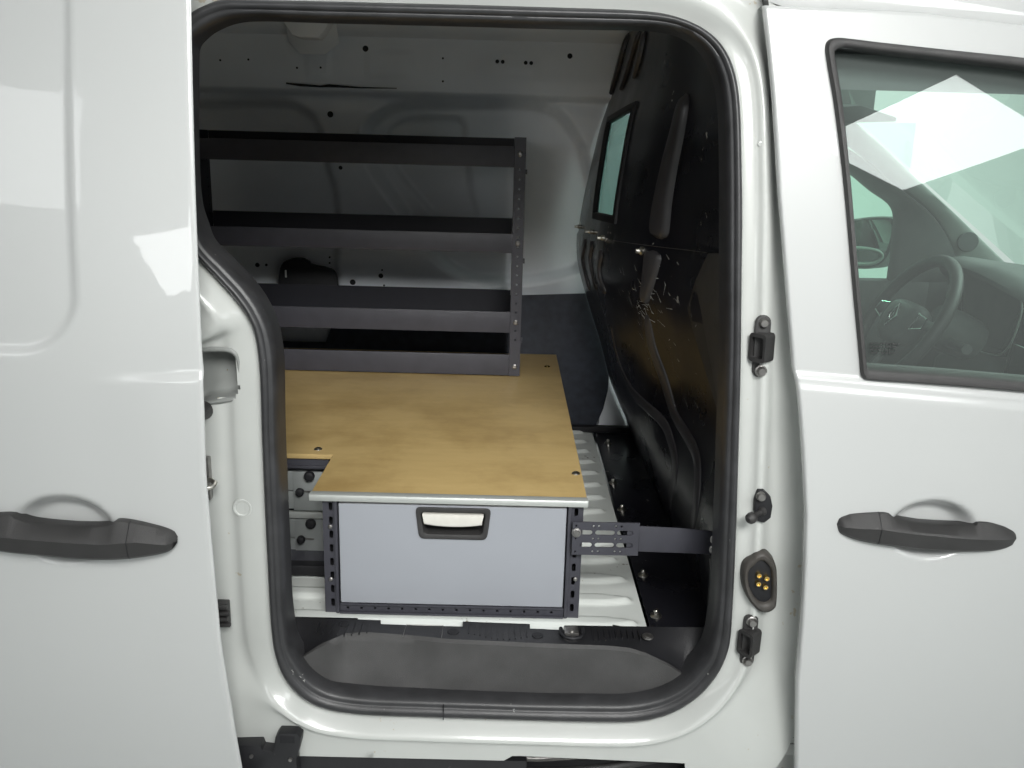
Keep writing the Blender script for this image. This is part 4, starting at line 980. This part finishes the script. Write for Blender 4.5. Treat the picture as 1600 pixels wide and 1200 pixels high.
# instrument binnacle
pb0 = PY(1520, 470, .90)
ib = spl([(1.262, y, z) for y, z in ((.80, 1.08), (.97, 1.10), (1.13, 1.08), (1.15, 1.0), (1.10, .93), (.97, .915), (.84, .93), (.79, 1.0))], 40, True); ic = ib.mean(0)
IB = grid('instrument_cluster', [[tuple(ic+(p-ic)*k+np.array([dx, 0, 0])) for p in ib] for k, dx in ((1.08, .02), (1.06, -.012), (1.0, -.014), (.96, .006), (.0, .010))], SCREEN, VAN, closed=True)
tube('cluster_rim', [tuple(ic+(p-ic)*1.02+np.array([-.015, 0, 0])) for p in ib], .0025, TRIMG, IB, 6, True)
# air vent and touch screen
vp = PY(1588, 482, .66)
AV = box('air_vent', (1.285, .60, .985), (1.33, .76, 1.035), BLACKM, VAN, .006)
tube('vent_rim', [(1.283, y, z) for y, z in rrect(.60, .985, .76, 1.035, .012)], .004, TRIMG, AV, 6, True)
for k in range(4): box('vent_slat', (1.278, .605, .992+.011*k), (1.284, .755, .995+.011*k), DASH, AV, 0)
TS = mesh('touch_screen', *(lambda: ([(1.235, .52, .80), (1.235, .80, .80), (1.25, .80, .965), (1.25, .52, .965), (1.26, .52, .80), (1.26, .80, .80), (1.275, .80, .965), (1.275, .52, .965)], BF))(), SCREEN, VAN, True, 40, .006)
tube('screen_rim', [(1.2335, .52, .80), (1.2335, .80, .80), (1.2485, .80, .966), (1.2485, .52, .966)], .0025, CHROME, TS, 6, True)
# steering column stalks
tube('column_stalk', [(1.17, .97, .93), (1.14, .86, .945), (1.13, .78, .95)], [.014, .011, .013], DASH, VAN)
lathe('column_shroud', [(.055, -.06), (.06, .0), (.055, .06), (.0, .065)], (1.19, .97, .955), (-.9, 0, .35), DASH, VAN, 20)
# steering wheel
SW = bpy.data.objects.new('steering_wheel', None)
wc = np.array([1.045, .965, .985]); wn = np.array([-.87, -.0, .49]); wu = np.array([.49, 0, .87]); wv = np.array([0, 1., 0])
rim = [wc+.182*(math.cos(t)*wv+math.sin(t)*wu) for t in np.linspace(0, 2*math.pi, 56, endpoint=False)]
SW = tube('steering_wheel', rim, .0165, PLASTIC, VAN, 14, True)
hub = spl([wc+wv*a+wu*b for a, b in ((-.075,.045),(0,.055),(.075,.045),(.085,-.01),(.05,-.06),(0,-.07),(-.05,-.06),(-.085,-.01))], 36, True)
hb_ = hub.mean(0)
grid('wheel_hub', [[tuple(hb_+(p-hb_)*k+wn*d) for p in hub] for k, d in ((.9, -.03), (1.0, -.01), (.97, .012), (.85, .024), (.5, .03), (0, .031))], DASH, SW, closed=True)
for a0, a1 in (((-.08, .01), (-.17, .015)), ((.08, .01), (.17, .015)), ((0, -.06), (0, -.17))):
    tube('wheel_spoke', [wc+wv*a0[0]+wu*a0[1], wc+wv*(a0[0]*.5+a1[0]*.5)+wu*(a0[1]*.5+a1[1]*.5)-wn*.005, wc+wv*a1[0]+wu*a1[1]], [.02, .015, .016], DASH, SW, 10, False, .6)
    if a0[0]: tube('spoke_trim', [wc+wn*.016+wv*(a0[0]*1.05)+wu*(a0[1]+s*.018) if False else wc+wn*.017+wv*(a0[0]*f1)+wu*(a0[1]+g1_) for f1, g1_ in ((1.1, .02), (1.75, .014), (1.8, -.012), (1.15, -.026))], .002, CHROME, SW, 6, True)
em = [wc+wn*.033+wv*a+wu*b for a, b in ((0, .032), (.022, 0), (0, -.032), (-.022, 0))]
tube('wheel_emblem', em, .0035, CHROME, SW, 6, True)
em = [wc+wn*.034+wv*a+wu*b for a, b in ((0.004, .017), (.012, 0), (0.004, -.017), (-.006, 0))]
tube('wheel_emblem', em, .0022, CHROME, SW, 6, True)
# seats seen only from their far side: low cushions and backs in front of the bulkhead
for yc in (.40, .98):
    s_ = mesh('cab_seat', *(lambda: (boxv((.58, yc-.23, .60), (1.02, yc+.23, .74)), BF))(), BLACKM, VAN, True, 40, .05, 3)
box('near_door_lining', (.50, .02, .40), (1.35, .055, PS(1450, 600, Yfd0)[2]-.03), DASH, VAN, .006)
